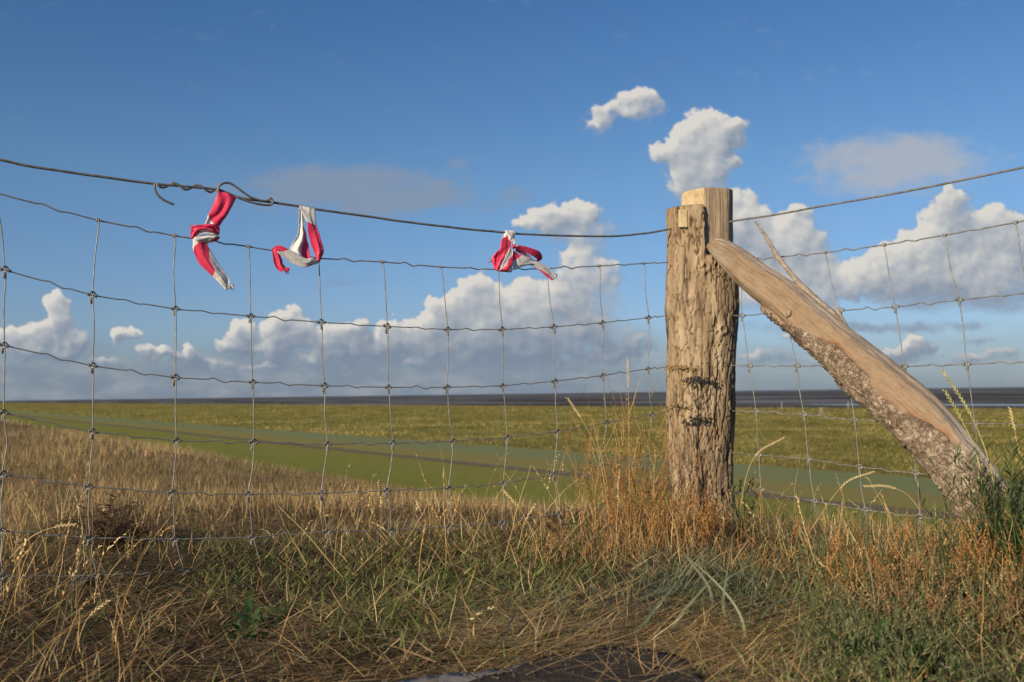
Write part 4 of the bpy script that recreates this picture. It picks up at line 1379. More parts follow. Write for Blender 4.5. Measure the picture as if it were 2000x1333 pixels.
def foreground():
    r_ = np.random.default_rng(5)
    U = lambda a, b_, n: r_.uniform(a, b_, n)
    XR = (-1.35, 1.45)
    # --- litter: short flat dead bits everywhere
    acc = Acc()
    P = scatter(60000, *XR, .95, 3.3, r_, lambda px, py, X, Y: (.95 - .45 * region(px, py, 650, 1150, 1080, 1230)) * (1 - .88 * pave_amount(X, Y)))
    n = len(P); P[:, 2] += U(0, .02, n)
    px, py = project(P)
    tone = (.7 + .6 * sstep(-.3, .4, fbm(P[:, 0] * 5, P[:, 1] * 5, 3, 3))) * (1 - .45 * region(px, py, -400, 620, 1000, 1150, 40))  # patchy tone; shade of the taller grass painted into the litter at left
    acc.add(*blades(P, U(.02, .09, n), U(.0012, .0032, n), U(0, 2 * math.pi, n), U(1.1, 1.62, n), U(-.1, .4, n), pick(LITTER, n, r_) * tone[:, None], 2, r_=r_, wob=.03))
    # loose bright straw in every direction
    P = scatter(52000, *XR, 1.0, 2.7, r_, lambda px, py, X, Y: np.clip(.10 + .28 * region(px, py, 640, 2200, 1020, 1420, 60) - .08 * region(px, py, -400, 640, 1000, 1150, 40) - .17 * region(px, py, 640, 1150, 1090, 1270, 50), 0.02, 1) * (.3 + .9 * sstep(-.2, .25, fbm(X * 6.5, Y * 6.5, 15.0, 2))) * (1 - .97 * pave_amount(X, Y)))
    n = len(P); P[:, 2] += U(.0, .035, n)
    acc.add(*blades(P, U(.02, .095, n), U(.0007, .0016, n), U(0, 2 * math.pi, n), U(.8, 1.62, n), U(-.2, .5, n), pick(STRAW, n, r_), 3, r_=r_, wob=.022))
    # flattened straw, mostly lying across to the right at the front
    P = scatter(26000, -.35, .95, 1.0, 1.75, r_, lambda px, py, X, Y: np.clip(region(px, py, 960, 1580, 1225, 1420, 45) + .10 * region(px, py, 200, 1000, 1180, 1420), 0, 1) * (1 - .93 * pave_amount(X, Y)))
    n = len(P); P[:, 2] += U(.002, .03, n)
    acc.add(*blades(P, U(.04, .16, n), U(.0009, .0021, n), np.where(r_.random(n) < .5, 0, math.pi) + r_.normal(.12, .62, n), U(1.25, 1.62, n), U(-.05, .25, n), np.where(r_.random((n, 1)) < .3, pick(LITTER, n, r_), pick(STRAW, n, r_) * .9), 3, twist=U(-.4, .4, n), r_=r_, wob=.02))
    tag(acc.build('dry_litter'), 'matted dead straw and litter on the ground in front of the fence', 'litter', kind='stuff')

    # --- low green herb and short grass
    acc = Acc()
    def gz(px, py, X, Y):
        return np.clip(region(px, py, 640, 1170, 1070, 1290, 60) * 1.0 + region(px, py, 380, 640, 1080, 1230, 50) * .55 + region(px, py, 1300, 2200, 1120, 1500, 60) * .75
                       + .10 + .25 * region(px, py, 900, 1200, 1230, 1330), 0, 1) * (1 - .98 * pave_amount(X, Y))
    P = scatter(105000, *XR, 1.0, 2.7, r_, gz)
    n = len(P); P[:, 2] += U(0, .028, n)
    px, py = project(P)
    gp = sstep(-.15, .25, fbm(P[:, 0] * 7, P[:, 1] * 7, 9, 3))[:, None]
    gc = np.where(r_.random((n, 1)) < .06 + .25 * (1 - gp), pick(LITTER, n, r_) * 1.1, pick(GREEN, n, r_))
    acc.add(*blades(P, U(.008, .034, n), U(.0014, .0036, n), U(0, 2 * math.pi, n), U(.7, 1.55, n), U(-.2, .5, n), gc, 3, r_=r_, wob=.03))
    # feathery sage-green rosettes bottom right
    P = scatter(13000, .3, 1.45, 1.05, 2.2, r_, lambda px, py, X, Y: (region(px, py, 1560, 2200, 1130, 1500, 60) * .6 + region(px, py, 1480, 1800, 1080, 1200) * .25) * (.12 + .88 * sstep(-.12, .15, fbm(X * 6, Y * 6, 5, 3))))
    n = len(P)
    LL, AZ, LE = U(.03, .10, n), U(0, 2 * math.pi, n), U(.05, 1.0, n)
    colr = pick(SAGE, n, r_) * 1.2
    V, Q, C, PP = blades(P, LL, U(.001, .0016, n), AZ, LE, U(-.1, .6, n), colr, 4, r_=r_, wob=.03)
    acc.add(V, Q, C)
    spikelets(PP, colr, acc, r_, 13, .88, .0105, .0019)
    # blue-green broad blades
    P = scatter(6500, .0, .75, 1.15, 2.1, r_, lambda px, py, X, Y: region(px, py, 1230, 1520, 1130, 1260, 50) + .30 * region(px, py, 900, 1400, 1190, 1270, 35))
    n = len(P)
    acc.add(*blades(P, U(.04, .13, n), U(.0012, .0034, n), U(0, 2 * math.pi, n), U(.5, 1.55, n), U(.0, .7, n), pick(BLUE, n, r_) * .72, 4, r_=r_, wob=.012))
    tag(acc.build('low_herbs'), 'low green herbs and blue-green grass in front of the fence', 'herbs', kind='stuff')

    # --- upright dry grass
    acc = Acc()
    def dz(px, py, X, Y):
        return np.clip(.04 + .45 * region(px, py, 1140, 1470, 970, 1120, 50) + .34 * region(px, py, 900, 1200, 1010, 1100, 50) + .26 * region(px, py, 1450, 2100, 1030, 1180, 50)
                       + .16 * region(px, py, -200, 300, 1180, 1420, 60) + .3 * region(px, py, 1500, 2200, 1180, 1420) - .10 * region(px, py, 330, 900, 1000, 1320, 60), 0, 1) * (.25 + .95 * sstep(-.15, .25, fbm(X * 5.5, Y * 5.5, 12.0, 2))) * (1 - pave_amount(X, Y))
    P = scatter(30000, *XR, 1.05, 2.95, r_, dz)
    n = len(P); px, py = project(P)
    tall = .40 + .36 * region(px, py, 1120, 1480, 960, 1130, 60) + .30 * region(px, py, -300, 300, 1050, 1420, 100) + .25 * region(px, py, 860, 1200, 1000, 1110)
    pal = np.where((region(px, py, 1100, 1480, 940, 1140) > r_.random(n))[:, None], pick(GOLD, n, r_), pick(STRAW, n, r_) * .9)
    acc.add(*blades(P, U(.04, .17, n) * tall, U(.0009, .0019, n), U(0, 2 * math.pi, n), np.abs(r_.normal(.1, .5, n)), U(-.1, 1.0, n), pal, 4, r_=r_, wob=.016))
    # greenish upright grass on the right crest and at the far right edge
    P = scatter(12000, .55, 1.5, 1.5, 2.8, r_, lambda px, py, X, Y: .34 * region(px, py, 1430, 1900, 1030, 1150, 40) + .5 * region(px, py, 1880, 2300, 980, 1220, 45))
    n = len(P)
    pal = np.where(r_.random((n, 1)) < .6, pick(SAGE, n, r_) * .9, pick(STRAW, n, r_) * .85)
    acc.add(*blades(P, U(.03, .11, n), U(.0012, .0026, n), U(0, 2 * math.pi, n), np.abs(r_.normal(.05, .3, n)), U(0, .7, n), pal, 4, r_=r_, wob=.016))
    tag(acc.build('dry_grass'), 'upright golden dry grass along the foot of the fence and post', 'dry grass', kind='stuff')

    # --- seeding stalks
    acc = Acc()
    P = scatter(1500, *XR, 1.15, 2.85, r_, lambda px, py, X, Y: np.clip(.05 + .26 * region(px, py, 1430, 1800, 1030, 1120) + .45 * region(px, py, 860, 1200, 1000, 1120) + .5 * region(px, py, -300, 260, 1080, 1420, 70)
                                                                             + .28 * region(px, py, 1200, 1460, 980, 1120) + .2 * region(px, py, 600, 900, 1000, 1150), 0, 1) * (1 - pave_amount(X, Y)))
    n = len(P); px, py = project(P)
    colr = pick(STRAW, n, r_) * 1.0
    ln = U(.12, .30, n) * np.where(px < 800, .8, .85)
    V, Q, C, PP = blades(P, ln, U(.0008, .0013, n), U(0, 2 * math.pi, n), np.abs(r_.normal(.15, .32, n)), U(.1, .9, n), colr, 8, r_=r_, wob=.008, tipw=.6)
    acc.add(V, Q, C)
    m_ = r_.random(n) < .6
    spikelets(PP[m_], colr[m_] * 1.08, acc, r_, 12, .34, .0085, .0026)
    # leaning broken stems at the left
    P = scatter(900, -1.3, .1, 1.05, 2.4, r_, lambda px, py, X, Y: .24 * (1 - pave_amount(X, Y)) * (1 - .4 * region(px, py, 640, 1100, 1080, 1250)))
    n = len(P); P[:, 2] += U(0, .02, n)
    acc.add(*blades(P, U(.08, .26, n), U(.0009, .0016, n), U(0, 2 * math.pi, n), U(.7, 1.4, n), U(-.1, .5, n), pick(STRAW, n, r_), 6, r_=r_, wob=.012, tipw=.4))
    tag(acc.build('seeding_stalks'), 'pale seeding grass stalks standing and leaning before the fence', 'grass stalks', kind='stuff')


foreground()


def behind():
    r_ = np.random.default_rng(21)
    U = lambda a, b_, n: r_.uniform(a, b_, n)
    # dry brown grass over the shoulder of the dike beyond the left fence
    acc = Acc()
    for (n0, t0, t1, s0, s1, l0, l1, w) in ((80000, 2.2, 6, -3.2, 2.6, .03, .075, .0018), (60000, 5, 16, -9, 2.8, .04, .10, .0032), (34000, 14, 60, -34, 3.0, .06, .13, .009), (16000, 55, 220, -120, 3.2, .10, .18, .03)):
        t = t0 + (t1 - t0) * r_.random(n0) ** 1.4; s = U(s0, s1, n0)
        xy = s[:, None] * DN + t[:, None] * DT
        P = on_terrain(xy); px, py = project(P)
        ok = (px > -260) & (px < 1500) & (P[:, 1] > .5)
        if t0 < 3:
            dens = .14 + .86 * sstep(2.75, 3.35, P[:, 1] + .12 * fbm(P[:, 0] * 4, P[:, 1] * 4, 1, 2))          # trodden just behind the wire
            ok &= r_.random(n0) < dens
        P = P[ok]; n = len(P)
        patch = sstep(-.25, .35, fbm(P[:, 0] * 1.1, P[:, 1] * 1.1, 2, 3))[:, None]
        colr = pick(BROWN, n, r_) * (.65 + .5 * patch) + np.array([.02, .012, 0]) * patch
        g = r_.random((n, 1)) < .10
        colr = np.where(g, pick(GREEN, n, r_), colr)
        acc.add(*blades(P, U(l0, l1, n) * (.7 + .5 * patch[:, 0]), U(.6, 1.3, n) * w, U(0, 2 * math.pi, n), np.abs(r_.normal(.15, .4, n)), U(0, .8, n), colr, 3, r_=r_, wob=.012))
    tag(acc.build('brown_grass'), 'dry brown grass covering the dike shoulder behind the left fence', 'grass', kind='stuff')
    # rough marsh grass beyond the mown strip
    acc = Acc()
    n0 = 90000
    s = 53 + 175 * r_.random(n0) ** 1.6
    uu = U(-.62, .62, n0)
    # choose t so that the root lies in the field of view: X/Y = uu
    t = s * (DN[0] - uu * DN[1]) / (uu * DT[1] - DT[0] + 1e-6)
    ok = (t > -150) & (t < 900); s, t = s[ok], t[ok]
    P = on_terrain(s[:, None] * DN + t[:, None] * DT); n = len(P)
    dist = np.hypot(P[:, 0], P[:, 1])
    keep = (P[:, 1] > 20); P = P[keep]; dist = dist[keep]; n = len(P)
    patch = sstep(-.25, .3, fbm(P[:, 0] * .09, P[:, 1] * .09, 4, 3))[:, None]
    MG = np.array([(.18, .17, .042), (.24, .20, .058), (.13, .13, .032), (.32, .25, .095)])
    colr = pick(MG, n, r_) * (.75 + .75 * patch)
    acc.add(*blades(P, U(.12, .34, n), .02 + dist * .0007, U(0, 2 * math.pi, n), np.abs(r_.normal(.1, .4, n)), U(.1, .9, n), colr, 2, r_=r_))
    tag(acc.build('marsh_grass'), 'olive tussock grass of the salt marsh beyond the mown strip', 'marsh grass', kind='stuff')


behind()


# ------------------------------------------------------------------ paving at the front
def paving():
    m_, b = new_mat('coarse_asphalt')
    co = objco(b)
    vo = b.node('ShaderNodeTexVoronoi'); b.put(vo.inputs['Vector'], co); vo.inputs['Scale'].default_value = 260
    n = b.noise(co, 26, 5, .6)
    c = b.mix(vo.outputs['Color'], (.040, .034, .029), (.066, .056, .047))
    c = b.mix(b.step(n, .5, .68, 0, .55), c, (.085, .066, .048))
    b.put(b.p.inputs['Base Color'], c); b.p.inputs['Roughness'].default_value = .95; b.p.inputs['Specular IOR Level'].default_value = .08
    bump(b, b.m('ADD', b.noise(co, 240, 4, .7), b.noise(co, 60, 3)), .9, .004)
    def slab(name, x0, x1, y0, zt, mat, edge_off, label, thick=.06):
        xs = np.linspace(x0, x1, 90); V = []; rows = 40
        for q in np.linspace(0, 1, rows):
            ye = pave_edge(xs) - edge_off(xs)
            y = y0 + (ye - y0) * q
            z = zt + .0016 * fbm(xs * 45, y * 45, 2, 4) 
            V.append(np.stack([xs, y, z], -1))
        k = len(xs)
        Vt = np.concatenate(V)
        Q = [(i * k + j, i * k + j + 1, (i + 1) * k + j + 1, (i + 1) * k + j) for i in range(rows - 1) for j in range(k - 1)]
        # skirt
        skirt = V[-1] - (0, 0, thick); o_ = len(Vt)
        Vt = np.vstack([Vt, skirt])
        Q += [((rows - 1) * k + j, (rows - 1) * k + j + 1, o_ + j + 1, o_ + j) for j in range(k - 1)]
        tag(np_mesh(name, Vt, np.array(Q), mat), label, kind='structure')
    # asphalt lies right of the oblique concrete edge strip
    slab('asphalt', -.10, .238, .35, .0285, m_, lambda x: np.clip(.055 - .46 * (x + .06), 0, .3), 'dark coarse asphalt corner at the front edge')
    M_CONC = mat_plain('worn_concrete', (.20, .185, .165), (.29, .27, .245), 14, .9, .5, .0015)
    slab('kerb', -.214, .068, .35, .0235, M_CONC, lambda x: np.clip((x + .02) * .0, 0, 1), 'grey concrete edge strip beside the dark asphalt')


paving()


def grit():
    r_ = np.random.default_rng(77); mb = MB()
    for _ in range(260):
        x = r_.uniform(-.2, .26); y = float(pave_edge(np.array([x]))[0]) - abs(r_.normal(0, .06)) + .01
        r = r_.uniform(.0005, .0019)
        mb.ball((x, y, .030 + r * .3), (r, r * r_.uniform(.7, 1.1), r * .7), 6, 4, .3)
    tag(mb.build('gravel', mat_plain('grit', (.06, .05, .042), (.15, .13, .105), 90, .9), smooth=False), 'loose grit and small stones on the dark asphalt corner', 'gravel', kind='stuff')


grit()


# ------------------------------------------------------------------ single plants and small things
def stalk_thing(name, px_pts, Y, colr, label, cat='grass stalk', group=None, ear=.0, rad=.0008, nsp=14, sz=.0066):
    n = len(px_pts); Ys = np.broadcast_to(np.asarray(Y, float), (n,))
    P = np.array([at_y(x, y, d_) for (x, y), d_ in zip(px_pts, Ys)])
    c = catmull(P, 6)
    root = empty(name, c[0]); tag(root, label, cat, group)
    mb = MB(); mb.tube(c, np.linspace(rad, rad * .55, len(c)), 5)
    o = mb.build('stem', M_STALK); child(o, root)
    if ear > 0:
        r_ = np.random.default_rng(int(px_pts[0][0]))
        i0 = int(len(c) * (1 - ear)); e = c[i0:]
        V = []; Fc = []
        mb = MB()
        nsp = max(6, int(np.linalg.norm(np.diff(e, axis=0), axis=1).sum() / (sz * .42)))
        for k_, q in enumerate(np.linspace(0, len(e) - 1.01, nsp)):
            i = int(q); p = e[i] + (e[i + 1] - e[i]) * (q - i)
            d = e[min(i + 1, len(e) - 1)] - e[i]; d /= np.linalg.norm(d) + 1e-9
            vw = p - CAM; vw /= np.linalg.norm(vw)
            sd = np.cross(d, vw); sd /= np.linalg.norm(sd) + 1e-9
            o_ = d * .88 + sd * (.40 if k_ % 2 else -.40) + vw * r_.uniform(-.25, .25)
            L = sz * r_.uniform(.8, 1.15)
            pts = p + np.outer([0, .25, .6, 1], o_ * L)
            mb.tube(pts, np.array([.0004, .0011, .0010, .0002]), 5)
        child(mb.build('seed_head', M_EAR), root)
    return root


M_STALK = mat_plain('dry_stem', (.42, .30, .13), (.54, .41, .20), 40, .7)
M_EAR = mat_plain('dry_ear', (.50, .38, .18), (.60, .49, .26), 120, .75)
M_GSTALK = mat_plain('green_ear', (.26, .27, .09), (.42, .40, .17), 90, .7)


def single_plants():
    G = 'tall single grass stalks'
    stalk_thing('grass_stalk', [(1228, 1010), (1229, 900), (1228, 810), (1226, 705)], 2.50, None, 'slim upright stalk with a pale ear just left of the oak post', group=G, ear=.17, rad=.0008, nsp=12, sz=.008)
    stalk_thing('grass_stalk', [(1190, 1010), (1172, 900), (1145, 835), (1110, 780)], 2.45, None, 'leaning stalk with a single pale ear against the marsh', group=G, ear=.22, rad=.0008, nsp=12, sz=.008)
    stalk_thing('grass_stalk', [(1445, 1000), (1458, 930), (1480, 885), (1530, 856)], 2.5, None, 'bent stalk arching right beside the foot of the oak post', group=G, ear=.4)
    stalk_thing('grass_stalk', [(1560, 1075), (1600, 1010), (1650, 945), (1705, 922)], 2.2, None, 'arching stalk with knobbly ear below the brace', group=G, ear=.42)
    stalk_thing('grass_stalk', [(1800, 1000), (1770, 965), (1730, 950), (1690, 950)], 2.1, None, 'stalk nodding left under the brace', group=G, ear=.5)
    stalk_thing('grass_stalk', [(310, 1130), (255, 1050), (180, 980), (95, 965)], 2.05, None, 'stalk bending left before the dark dead shrub', group=G, ear=.0) if False else None
    stalk_thing('grass_stalk', [(20, 1090), (60, 1050), (105, 1030), (145, 1025)], 1.7, None, 'straw stalk arching right at the far left edge', group=G, ear=.35)
    stalk_thing('grass_stalk', [(700, 1165), (650, 1105), (600, 1045), (545, 990)], 1.95, None, 'long bare straw leaning left across the lowest wires', group=G, ear=.0, rad=.0010)
    stalk_thing('grass_stalk', [(145, 1330), (150, 1270), (170, 1210), (210, 1175)], 1.45, None, 'curved straw stalk with a nodding tip in the lower left corner', group=G, ear=.3)
    stalk_thing('grass_stalk', [(1075, 1190), (1060, 1100), (1025, 1010), (985, 960)], 2.0, None, 'tall leaning straw stalk in front of the fence left of the weed clump', group=G, ear=.25)
    # two green ears at the right, in front of the foot of the brace
    for pts, lab in (([(1950, 985), (1925, 880), (1890, 800), (1842, 726)], 'taller of two green eared stalks before the brace foot'),
                     ([(1930, 985), (1905, 880), (1875, 815), (1847, 766)], 'shorter of two green eared stalks before the brace foot')):
        o = stalk_thing('grass_stalk', pts, 1.85, None, lab, group='green eared stalks by the brace foot', ear=.42, rad=.0013, nsp=18, sz=.009)
        for ch in o.children:
            ch.data.materials.clear(); ch.data.materials.append(M_GSTALK)
    stalk_thing('grass_stalk', [(2010, 1010), (2003, 940), (1990, 880), (1973, 800)], 1.85, None, 'bare straw stalk at the right edge beside the brace foot', group=G, ear=.2)

    # dead yarrow before the post
    M_UMB = mat_plain('dry_umbel', (.22, .15, .075), (.31, .225, .12), 150, .85)
    M_YST = mat_plain('yarrow_stem', (.24, .17, .085), (.33, .24, .12), 60, .85)
    r_ = np.random.default_rng(4)
    base = at_y(1322, 1000, 2.56)
    root = empty('dried_yarrow', (base[0], base[1], terrain(base[0], base[1])))
    tag(root, 'dried yarrow with two flat brown flower heads standing against the oak post', 'dried plant')
    for (top, w, sub, yd) in (((1331, 716), 30, 9, 2.585), ((1324, 792), 27, 8, 2.58)):
        node = at_y(top[0] - 4, top[1] + 62, yd)
        st = catmull(np.array([at_y(1324, 1040, 2.56), at_y(1326, 940, 2.565), at_y(top[0] - 6, top[1] + 110, yd), node]), 8)
        mb = MB(); mb.tube(st, .0016, 6)
        heads = []
        for k_ in range(sub):
            fx = top[0] - w + 2 * w * (k_ + .5) / sub + r_.uniform(-2, 2)
            e = at_y(fx, top[1] + 3 + 5 * abs((k_ + .5) / sub - .5) + r_.uniform(-2, 2), yd + r_.uniform(-.014, .014)); heads.append(e)
            m1 = node + (e - node) * .55 + np.array([0, 0, .004]); m1[0] = node[0] + (e[0] - node[0]) * .75
            mb.tube(catmull(np.array([node, m1, e]), 5), .0008, 5)
        child(mb.build('stem', M_YST), root)
        mb = MB()
        for e in heads:
            for q in range(15):
                mb.ball(e + np.array([r_.uniform(-.009, .009), r_.uniform(-.014, .014), r_.uniform(-.006, .006) + r_.uniform(-.004, .004)]), (.0027, .0027, .0022), 6, 4, .3)
        child(mb.build('flower_head', M_UMB), root)
    # dead dark shrub behind the left fence
    M_TWIG = mat_plain('dead_twig', (.055, .035, .02), (.11, .07, .04), 60, .9)
    r_ = np.random.default_rng(9)
    b0 = on_ground(np.array(222.), np.array(1072.))
    root = empty('dead_shrub', b0); tag(root, 'dark brown dead twiggy shrub behind the left fence', 'dead shrub')
    mb = MB(); tw = MB()
    for k_ in range(46):
        a = r_.uniform(0, 2 * math.pi); le = abs(r_.normal(.25, .4)); L = r_.uniform(.05, .125)
        p = b0 + np.array([r_.uniform(-.06, .06), r_.uniform(-.06, .06), -.01]); P = [p]
        for q in range(6):
            le += r_.uniform(-.05, .3); a += r_.uniform(-.5, .5)
            P.append(P[-1] + L / 5 * np.array([math.sin(le) * math.cos(a), math.sin(le) * math.sin(a), math.cos(le)]))
            for _ in range(3):
                d = r_.normal(0, 1, 3); d[2] = abs(d[2]) * .7; d /= np.linalg.norm(d)
                e1 = P[-1] + d * L * .22; e2 = e1 + (d + r_.normal(0, .5, 3)) * L * .14
                tw.tube([P[-1], e1, e2], [.0009, .0007, .0003], 4)
        mb.tube(np.array(P), np.linspace(.0017, .0007, len(P)), 5)
    child(mb.build('branch', M_TWIG), root); child(tw.build('twig', M_TWIG), root)

    # rust-coloured weed clumps: stems, side branches and seeds
    ORANGE = np.array([(.40, .20, .06), (.33, .15, .045), (.46, .27, .095), (.27, .12, .04), (.50, .34, .14)])
    def weed(name, label, x, y, Y, wpx, hpx, nst, pal, seed, group, curl=(.1, .7), seeds=6, lean=.2):
        r2 = np.random.default_rng(seed)
        rt_ = at_y(x, y, Y); zg = terrain(rt_[0], rt_[1])
        root = empty(name, (rt_[0], rt_[1], zg)); tag(root, label, 'weed clump', group)
        P = np.stack([rt_[0] + r2.normal(0, .5, nst) * wpx / F * Y, rt_[1] + r2.normal(0, .06, nst), np.full(nst, zg - .005)], -1)
        H_ = hpx / F * Y
        colr = pick(pal, nst, r2)
        acc = Acc()
        V, Q, C, PP = blades(P, H_ * r2.uniform(.30, 1.08, nst), np.full(nst, .0019), r2.uniform(0, 2 * math.pi, nst), np.abs(r2.normal(.06, lean, nst)), r2.uniform(*curl, nst), colr, 8, r_=r2, wob=.012, tipw=.4)
        acc.add(V, Q, C)
        # side branches
        idx = np.repeat(np.arange(nst), 5); f_ = r2.uniform(.35, .95, len(idx)) * 8; i = np.minimum(f_.astype(int), 7)
        bp = PP[idx, i] + (PP[idx, i + 1] - PP[idx, i]) * (f_ - i)[:, None]
        nb = len(bp); cb = colr[idx]
        V, Q, C, PB = blades(bp, H_ * r2.uniform(.10, .30, nb), np.full(nb, .0013), r2.uniform(0, 2 * math.pi, nb), r2.uniform(.2, .8, nb), r2.uniform(-.4, .2, nb), cb, 4, r_=r2, wob=.02, tipw=.5)
        acc.add(V, Q, C)
        st_o = acc.build('stem'); child(st_o, root)
        acc = Acc(); spikelets(PB, pick(pal, nb, r2) * .9, acc, r2, seeds, .8, .0050, .0034)
        child(acc.build('seed'), root)
    G2 = 'rust-coloured weed clumps'
    weed('weed_clump', 'tall orange-brown weed clump crowding the left foot of the oak post', 1238, 1060, 2.47, 105, 285, 85, ORANGE, 31, G2)
    weed('weed_clump', 'tangled rust-brown weed clump below the middle of the brace', 1690, 1185, 1.80, 170, 165, 75, ORANGE, 32, G2, (-.6, 2.2), 6, .75)
    weed('weed_clump', 'low tangled rust-brown weed clump among the green herbs at lower right', 1850, 1260, 1.50, 210, 190, 85, RUST, 36, G2, (-.6, 2.2), 6, .8)
    weed('weed_clump', 'rust-brown weed clump hugging the right edge under the brace foot', 1965, 1140, 1.75, 120, 165, 90, ORANGE, 33, G2, (-.6, 2.0), 6, .65)
    weed('weed_clump', 'short orange weed clump in front of the oak post', 1330, 1085, 2.35, 120, 130, 90, ORANGE, 34, G2, (.1, 1.0))
    weed('weed_clump', 'sparse rust-brown weed clump below the fence between shrub and post', 1130, 1130, 2.1, 120, 110, 40, RUST, 35, G2, (.2, 1.2))

    # leafy plants
    def leafy(name, label, cat, x, y, Y, nst, hpx, wpx, pal, seed, leaf_l, leaf_w, lean=.25, nl=9, group=None):
        r2 = np.random.default_rng(seed)
        rt_ = at_y(x, y, Y); zg = terrain(rt_[0], rt_[1])
        root = empty(name, (rt_[0], rt_[1], zg)); tag(root, label, cat, group)
        P = np.stack([rt_[0] + r2.normal(0, .5, nst) * wpx / F * Y, rt_[1] + r2.normal(0, .035, nst), np.full(nst, zg - .005)], -1)
        H_ = hpx / F * Y; colr = pick(pal, nst, r2, .12)
        acc = Acc()
        V, Q, C, PP = blades(P, H_ * r2.uniform(.6, 1.05, nst), np.full(nst, .0022), r2.uniform(0, 2 * math.pi, nst), np.abs(r2.normal(0, lean, nst)), r2.uniform(0, .5, nst), colr, 8, r_=r2, wob=.01, tipw=.5)
        acc.add(V, Q, C); child(acc.build('stem'), root)
        idx = np.repeat(np.arange(nst), nl); f_ = np.tile(np.linspace(.12, .98, nl), nst) * 8; i = np.minimum(f_.astype(int), 7)
        bp = PP[idx, i] + (PP[idx, i + 1] - PP[idx, i]) * (f_ - i)[:, None]; nb = len(bp)
        acc = Acc()
        acc.add(*blades(bp, leaf_l * r2.uniform(.6, 1.1, nb), leaf_w * r2.uniform(.7, 1.1, nb), r2.uniform(0, 2 * math.pi, nb), r2.uniform(.5, 1.2, nb), r2.uniform(.1, .9, nb), pick(pal, nb, r2, .15), 5, r_=r2, base_w=.25, tipw=.08, twist=r2.uniform(-.4, .4, nb))[:3])
        child(acc.build('leaf'), root)
    DG = np.array([(.075, .11, .038), (.10, .145, .05), (.14, .175, .065), (.06, .09, .035)])
    LG = np.array([(.06, .115, .030), (.08, .14, .04), (.05, .095, .025)])
    G3 = 'leafy green plants'
    leafy('leafy_plant', 'dark green narrow-leaved plant growing up around the brace foot', 'plant', 1965, 1085, 1.80, 62, 270, 110, DG, 41, .050, .0036, .24, 16, G3)
    leafy('leafy_plant', 'second dark green plant right of the brace foot at the picture edge', 'plant', 2035, 1120, 1.70, 44, 265, 95, DG, 42, .050, .0036, .24, 16, G3)
    leafy('leafy_plant', 'low bright green leafy plant on the bare ground left of the herbs', 'plant', 515, 1215, 1.58, 16, 45, 50, LG, 43, .040, .011, .9, 6, G3)
    leafy('leafy_plant', 'broad-leaved green sprig low in the right front corner', 'plant', 1640, 1310, 1.30, 5, 75, 90, LG, 44, .055, .014, 1.1, 6, G3)
    leafy('leafy_plant', 'small dark green plant in the dry grass just left of the post', 'plant', 1135, 1040, 2.35, 7, 105, 40, DG, 45, .030, .008, .3, 8, G3)
    leafy('leafy_plant', 'dark green weed behind the right foot of the oak post', 'plant', 1470, 1050, 2.62, 9, 130, 40, DG, 46, .035, .008, .3, 9, G3)
    leafy('leafy_plant', 'broad-leaved green sprig at the bottom right edge of the herbs', 'plant', 1850, 1330, 1.28, 5, 60, 90, LG, 47, .055, .013, 1.1, 6, G3)

    # long blue-green blades arching over the herbs, as one clump
    r2 = np.random.default_rng(61)
    rt_ = at_y(1330, 1240, 1.62); root = empty('grass_tuft', (rt_[0], rt_[1], terrain(rt_[0], rt_[1])))
    tag(root, 'tuft of long broad blue-green grass blades between paving and post', 'grass tuft')
    arcs = [[(1395, 1215), (1385, 1150), (1350, 1100), (1335, 1085)], [(1300, 1250), (1330, 1200), (1365, 1160), (1400, 1120)], [(1460, 1260), (1445, 1200), (1405, 1145), (1345, 1090)],
            [(1400, 1150), (1440, 1120), (1480, 1145), (1530, 1180)], [(1215, 1260), (1260, 1215), (1290, 1175), (1330, 1130)], [(1240, 1180), (1290, 1150), (1330, 1148), (1375, 1160)],
            [(1470, 1230), (1500, 1190), (1520, 1175), (1560, 1170)], [(1420, 1225), (1412, 1180), (1418, 1130), (1425, 1090)], [(1080, 1275), (1120, 1262), (1170, 1270), (1215, 1282)], [(975, 1262), (990, 1230), (1003, 1205), (1010, 1190)],
            [(990, 1268), (1010, 1240), (1030, 1220), (1045, 1212)]]
    for A_ in arcs:
        Yb = on_ground(np.array(float(A_[0][0])), np.array(min(1325., A_[0][1] + 14.)))[1]
        Pt = np.array([at_y(x, y, Yb + .02 * q) for q, (x, y) in enumerate(A_)])
        c = catmull(Pt, 6); tn = np.gradient(c, axis=0); vw = c - CAM
        sd = np.cross(tn, vw + r2.normal(0, .4, 3)); sd /= np.linalg.norm(sd, axis=1)[:, None]
        tq = np.linspace(0, 1, len(c)); w = .0023 * (1 - .9 * tq ** 2.5)
        mid = c + np.cross(sd, tn / np.linalg.norm(tn, axis=1)[:, None]) * w[:, None] * .35
        V = np.stack([c - sd * w[:, None], mid, c + sd * w[:, None]], 1).reshape(-1, 3)
        Q = np.concatenate([np.array([(3 * i, 3 * i + 1, 3 * i + 4, 3 * i + 3), (3 * i + 1, 3 * i + 2, 3 * i + 5, 3 * i + 4)]) for i in range(len(c) - 1)])
        child(np_mesh('blade', V, Q, M_GRASS, colors=np.repeat(pick(BLUE, 1, r2) * .85, len(V), 0)), root)

    # a dark flat scrap lying behind the fence, far left
    p = on_ground(np.array(158.), np.array(1147.))
    mb = MB()
    V = []
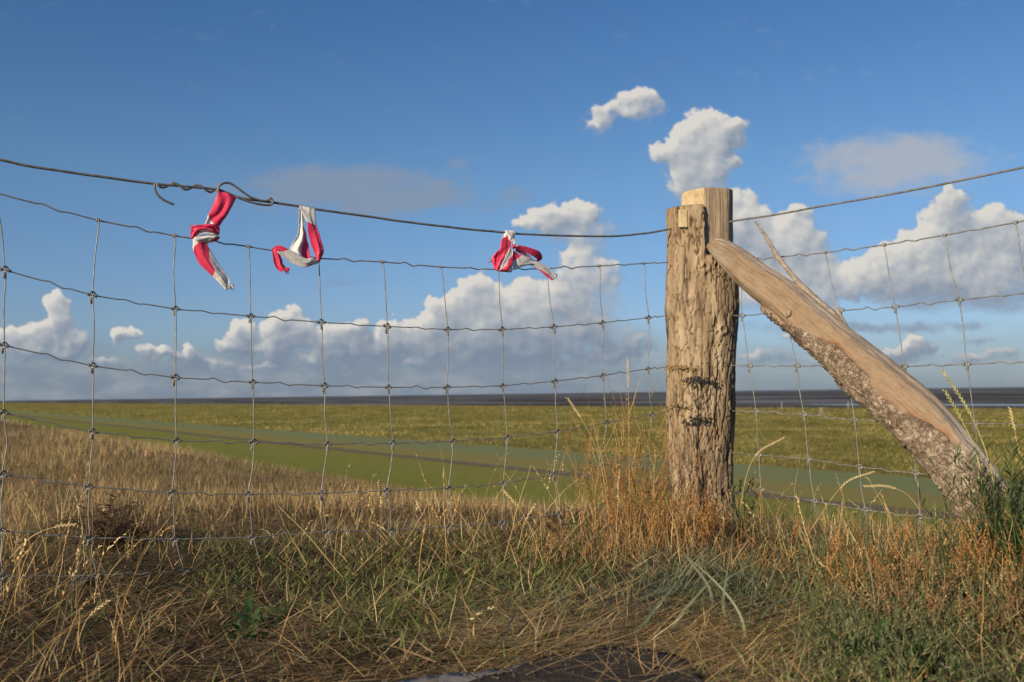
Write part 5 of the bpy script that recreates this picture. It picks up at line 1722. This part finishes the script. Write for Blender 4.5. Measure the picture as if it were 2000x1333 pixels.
    for z_ in (0, .005):
        for (dx, dy) in ((-.022, -.018), (.016, -.020), (.021, .004), (.012, .020), (-.020, .016)):
            V.append(p + np.array([dx, dy, .010 + z_ + .25 * dy + .1 * dx]))
    mb.add(V, [(4, 3, 2, 1, 0), (5, 6, 7, 8, 9)] + [(i, (i + 1) % 5, 5 + (i + 1) % 5, 5 + i) for i in range(5)])
    o = mb.build('slate_chip', mat_plain('dark_slate', (.02, .023, .03), (.035, .04, .05), 60, .6), smooth=False)
    tag(o, 'flat dark slate chip on the ground below the lowest wire at left', 'stone chip')

    # far marker posts at the marsh edge
    M_MARK = mat_plain('grey_marker', (.24, .23, .20), (.34, .33, .29), 3, .85)
    def marker(px, py_base, s_, hpx, label, wide=.10):
        d = pix2dir(px, py_base); k_ = s_ / (d[0] * DN[0] + d[1] * DN[1])
        X, Y = d[0] * k_, d[1] * k_; zg = float(terrain(X, Y)) - .1
        h = hpx / F * Y
        mb = MB(); w = wide
        c = np.array([[X, Y, zg], [X + .02, Y, zg + h * .5], [X + .01, Y, zg + h], [X + .01, Y, zg + h * 1.04]])
        mb.tube(c, [w, w * .95, w * .9, w * .3], 7)
        tag(mb.build('marker_post', M_MARK), label, 'marker post', 'far posts in the salt marsh')
    marker(627, 822, 120, 17, 'pale far marker post in the marsh left of the centre', .07)
    marker(1527, 800, 215, 13, 'thin far marker post on the marsh edge right of the oak post', .10)
    marker(1657, 803, 215, 15, 'far marker post on the marsh edge just behind the brace', .14)
    # a far tripod of poles
    d = pix2dir(1604, 815); k_ = 150 / (d[0] * DN[0] + d[1] * DN[1]); X, Y = d[0] * k_, d[1] * k_; zg = float(terrain(X, Y)) - .1
    root = empty('pole_frame', (X, Y, zg)); tag(root, 'far pale leaning pole frame standing in the marsh right of the oak post', 'pole frame')
    for dx in (-.55, .05, .6):
        mb = MB(); mb.tube([[X + dx, Y + .1 * dx, zg], [X + dx * .25, Y, zg + 1.9]], [.07, .05], 6); child(mb.build('pole', M_MARK), root)


single_plants()
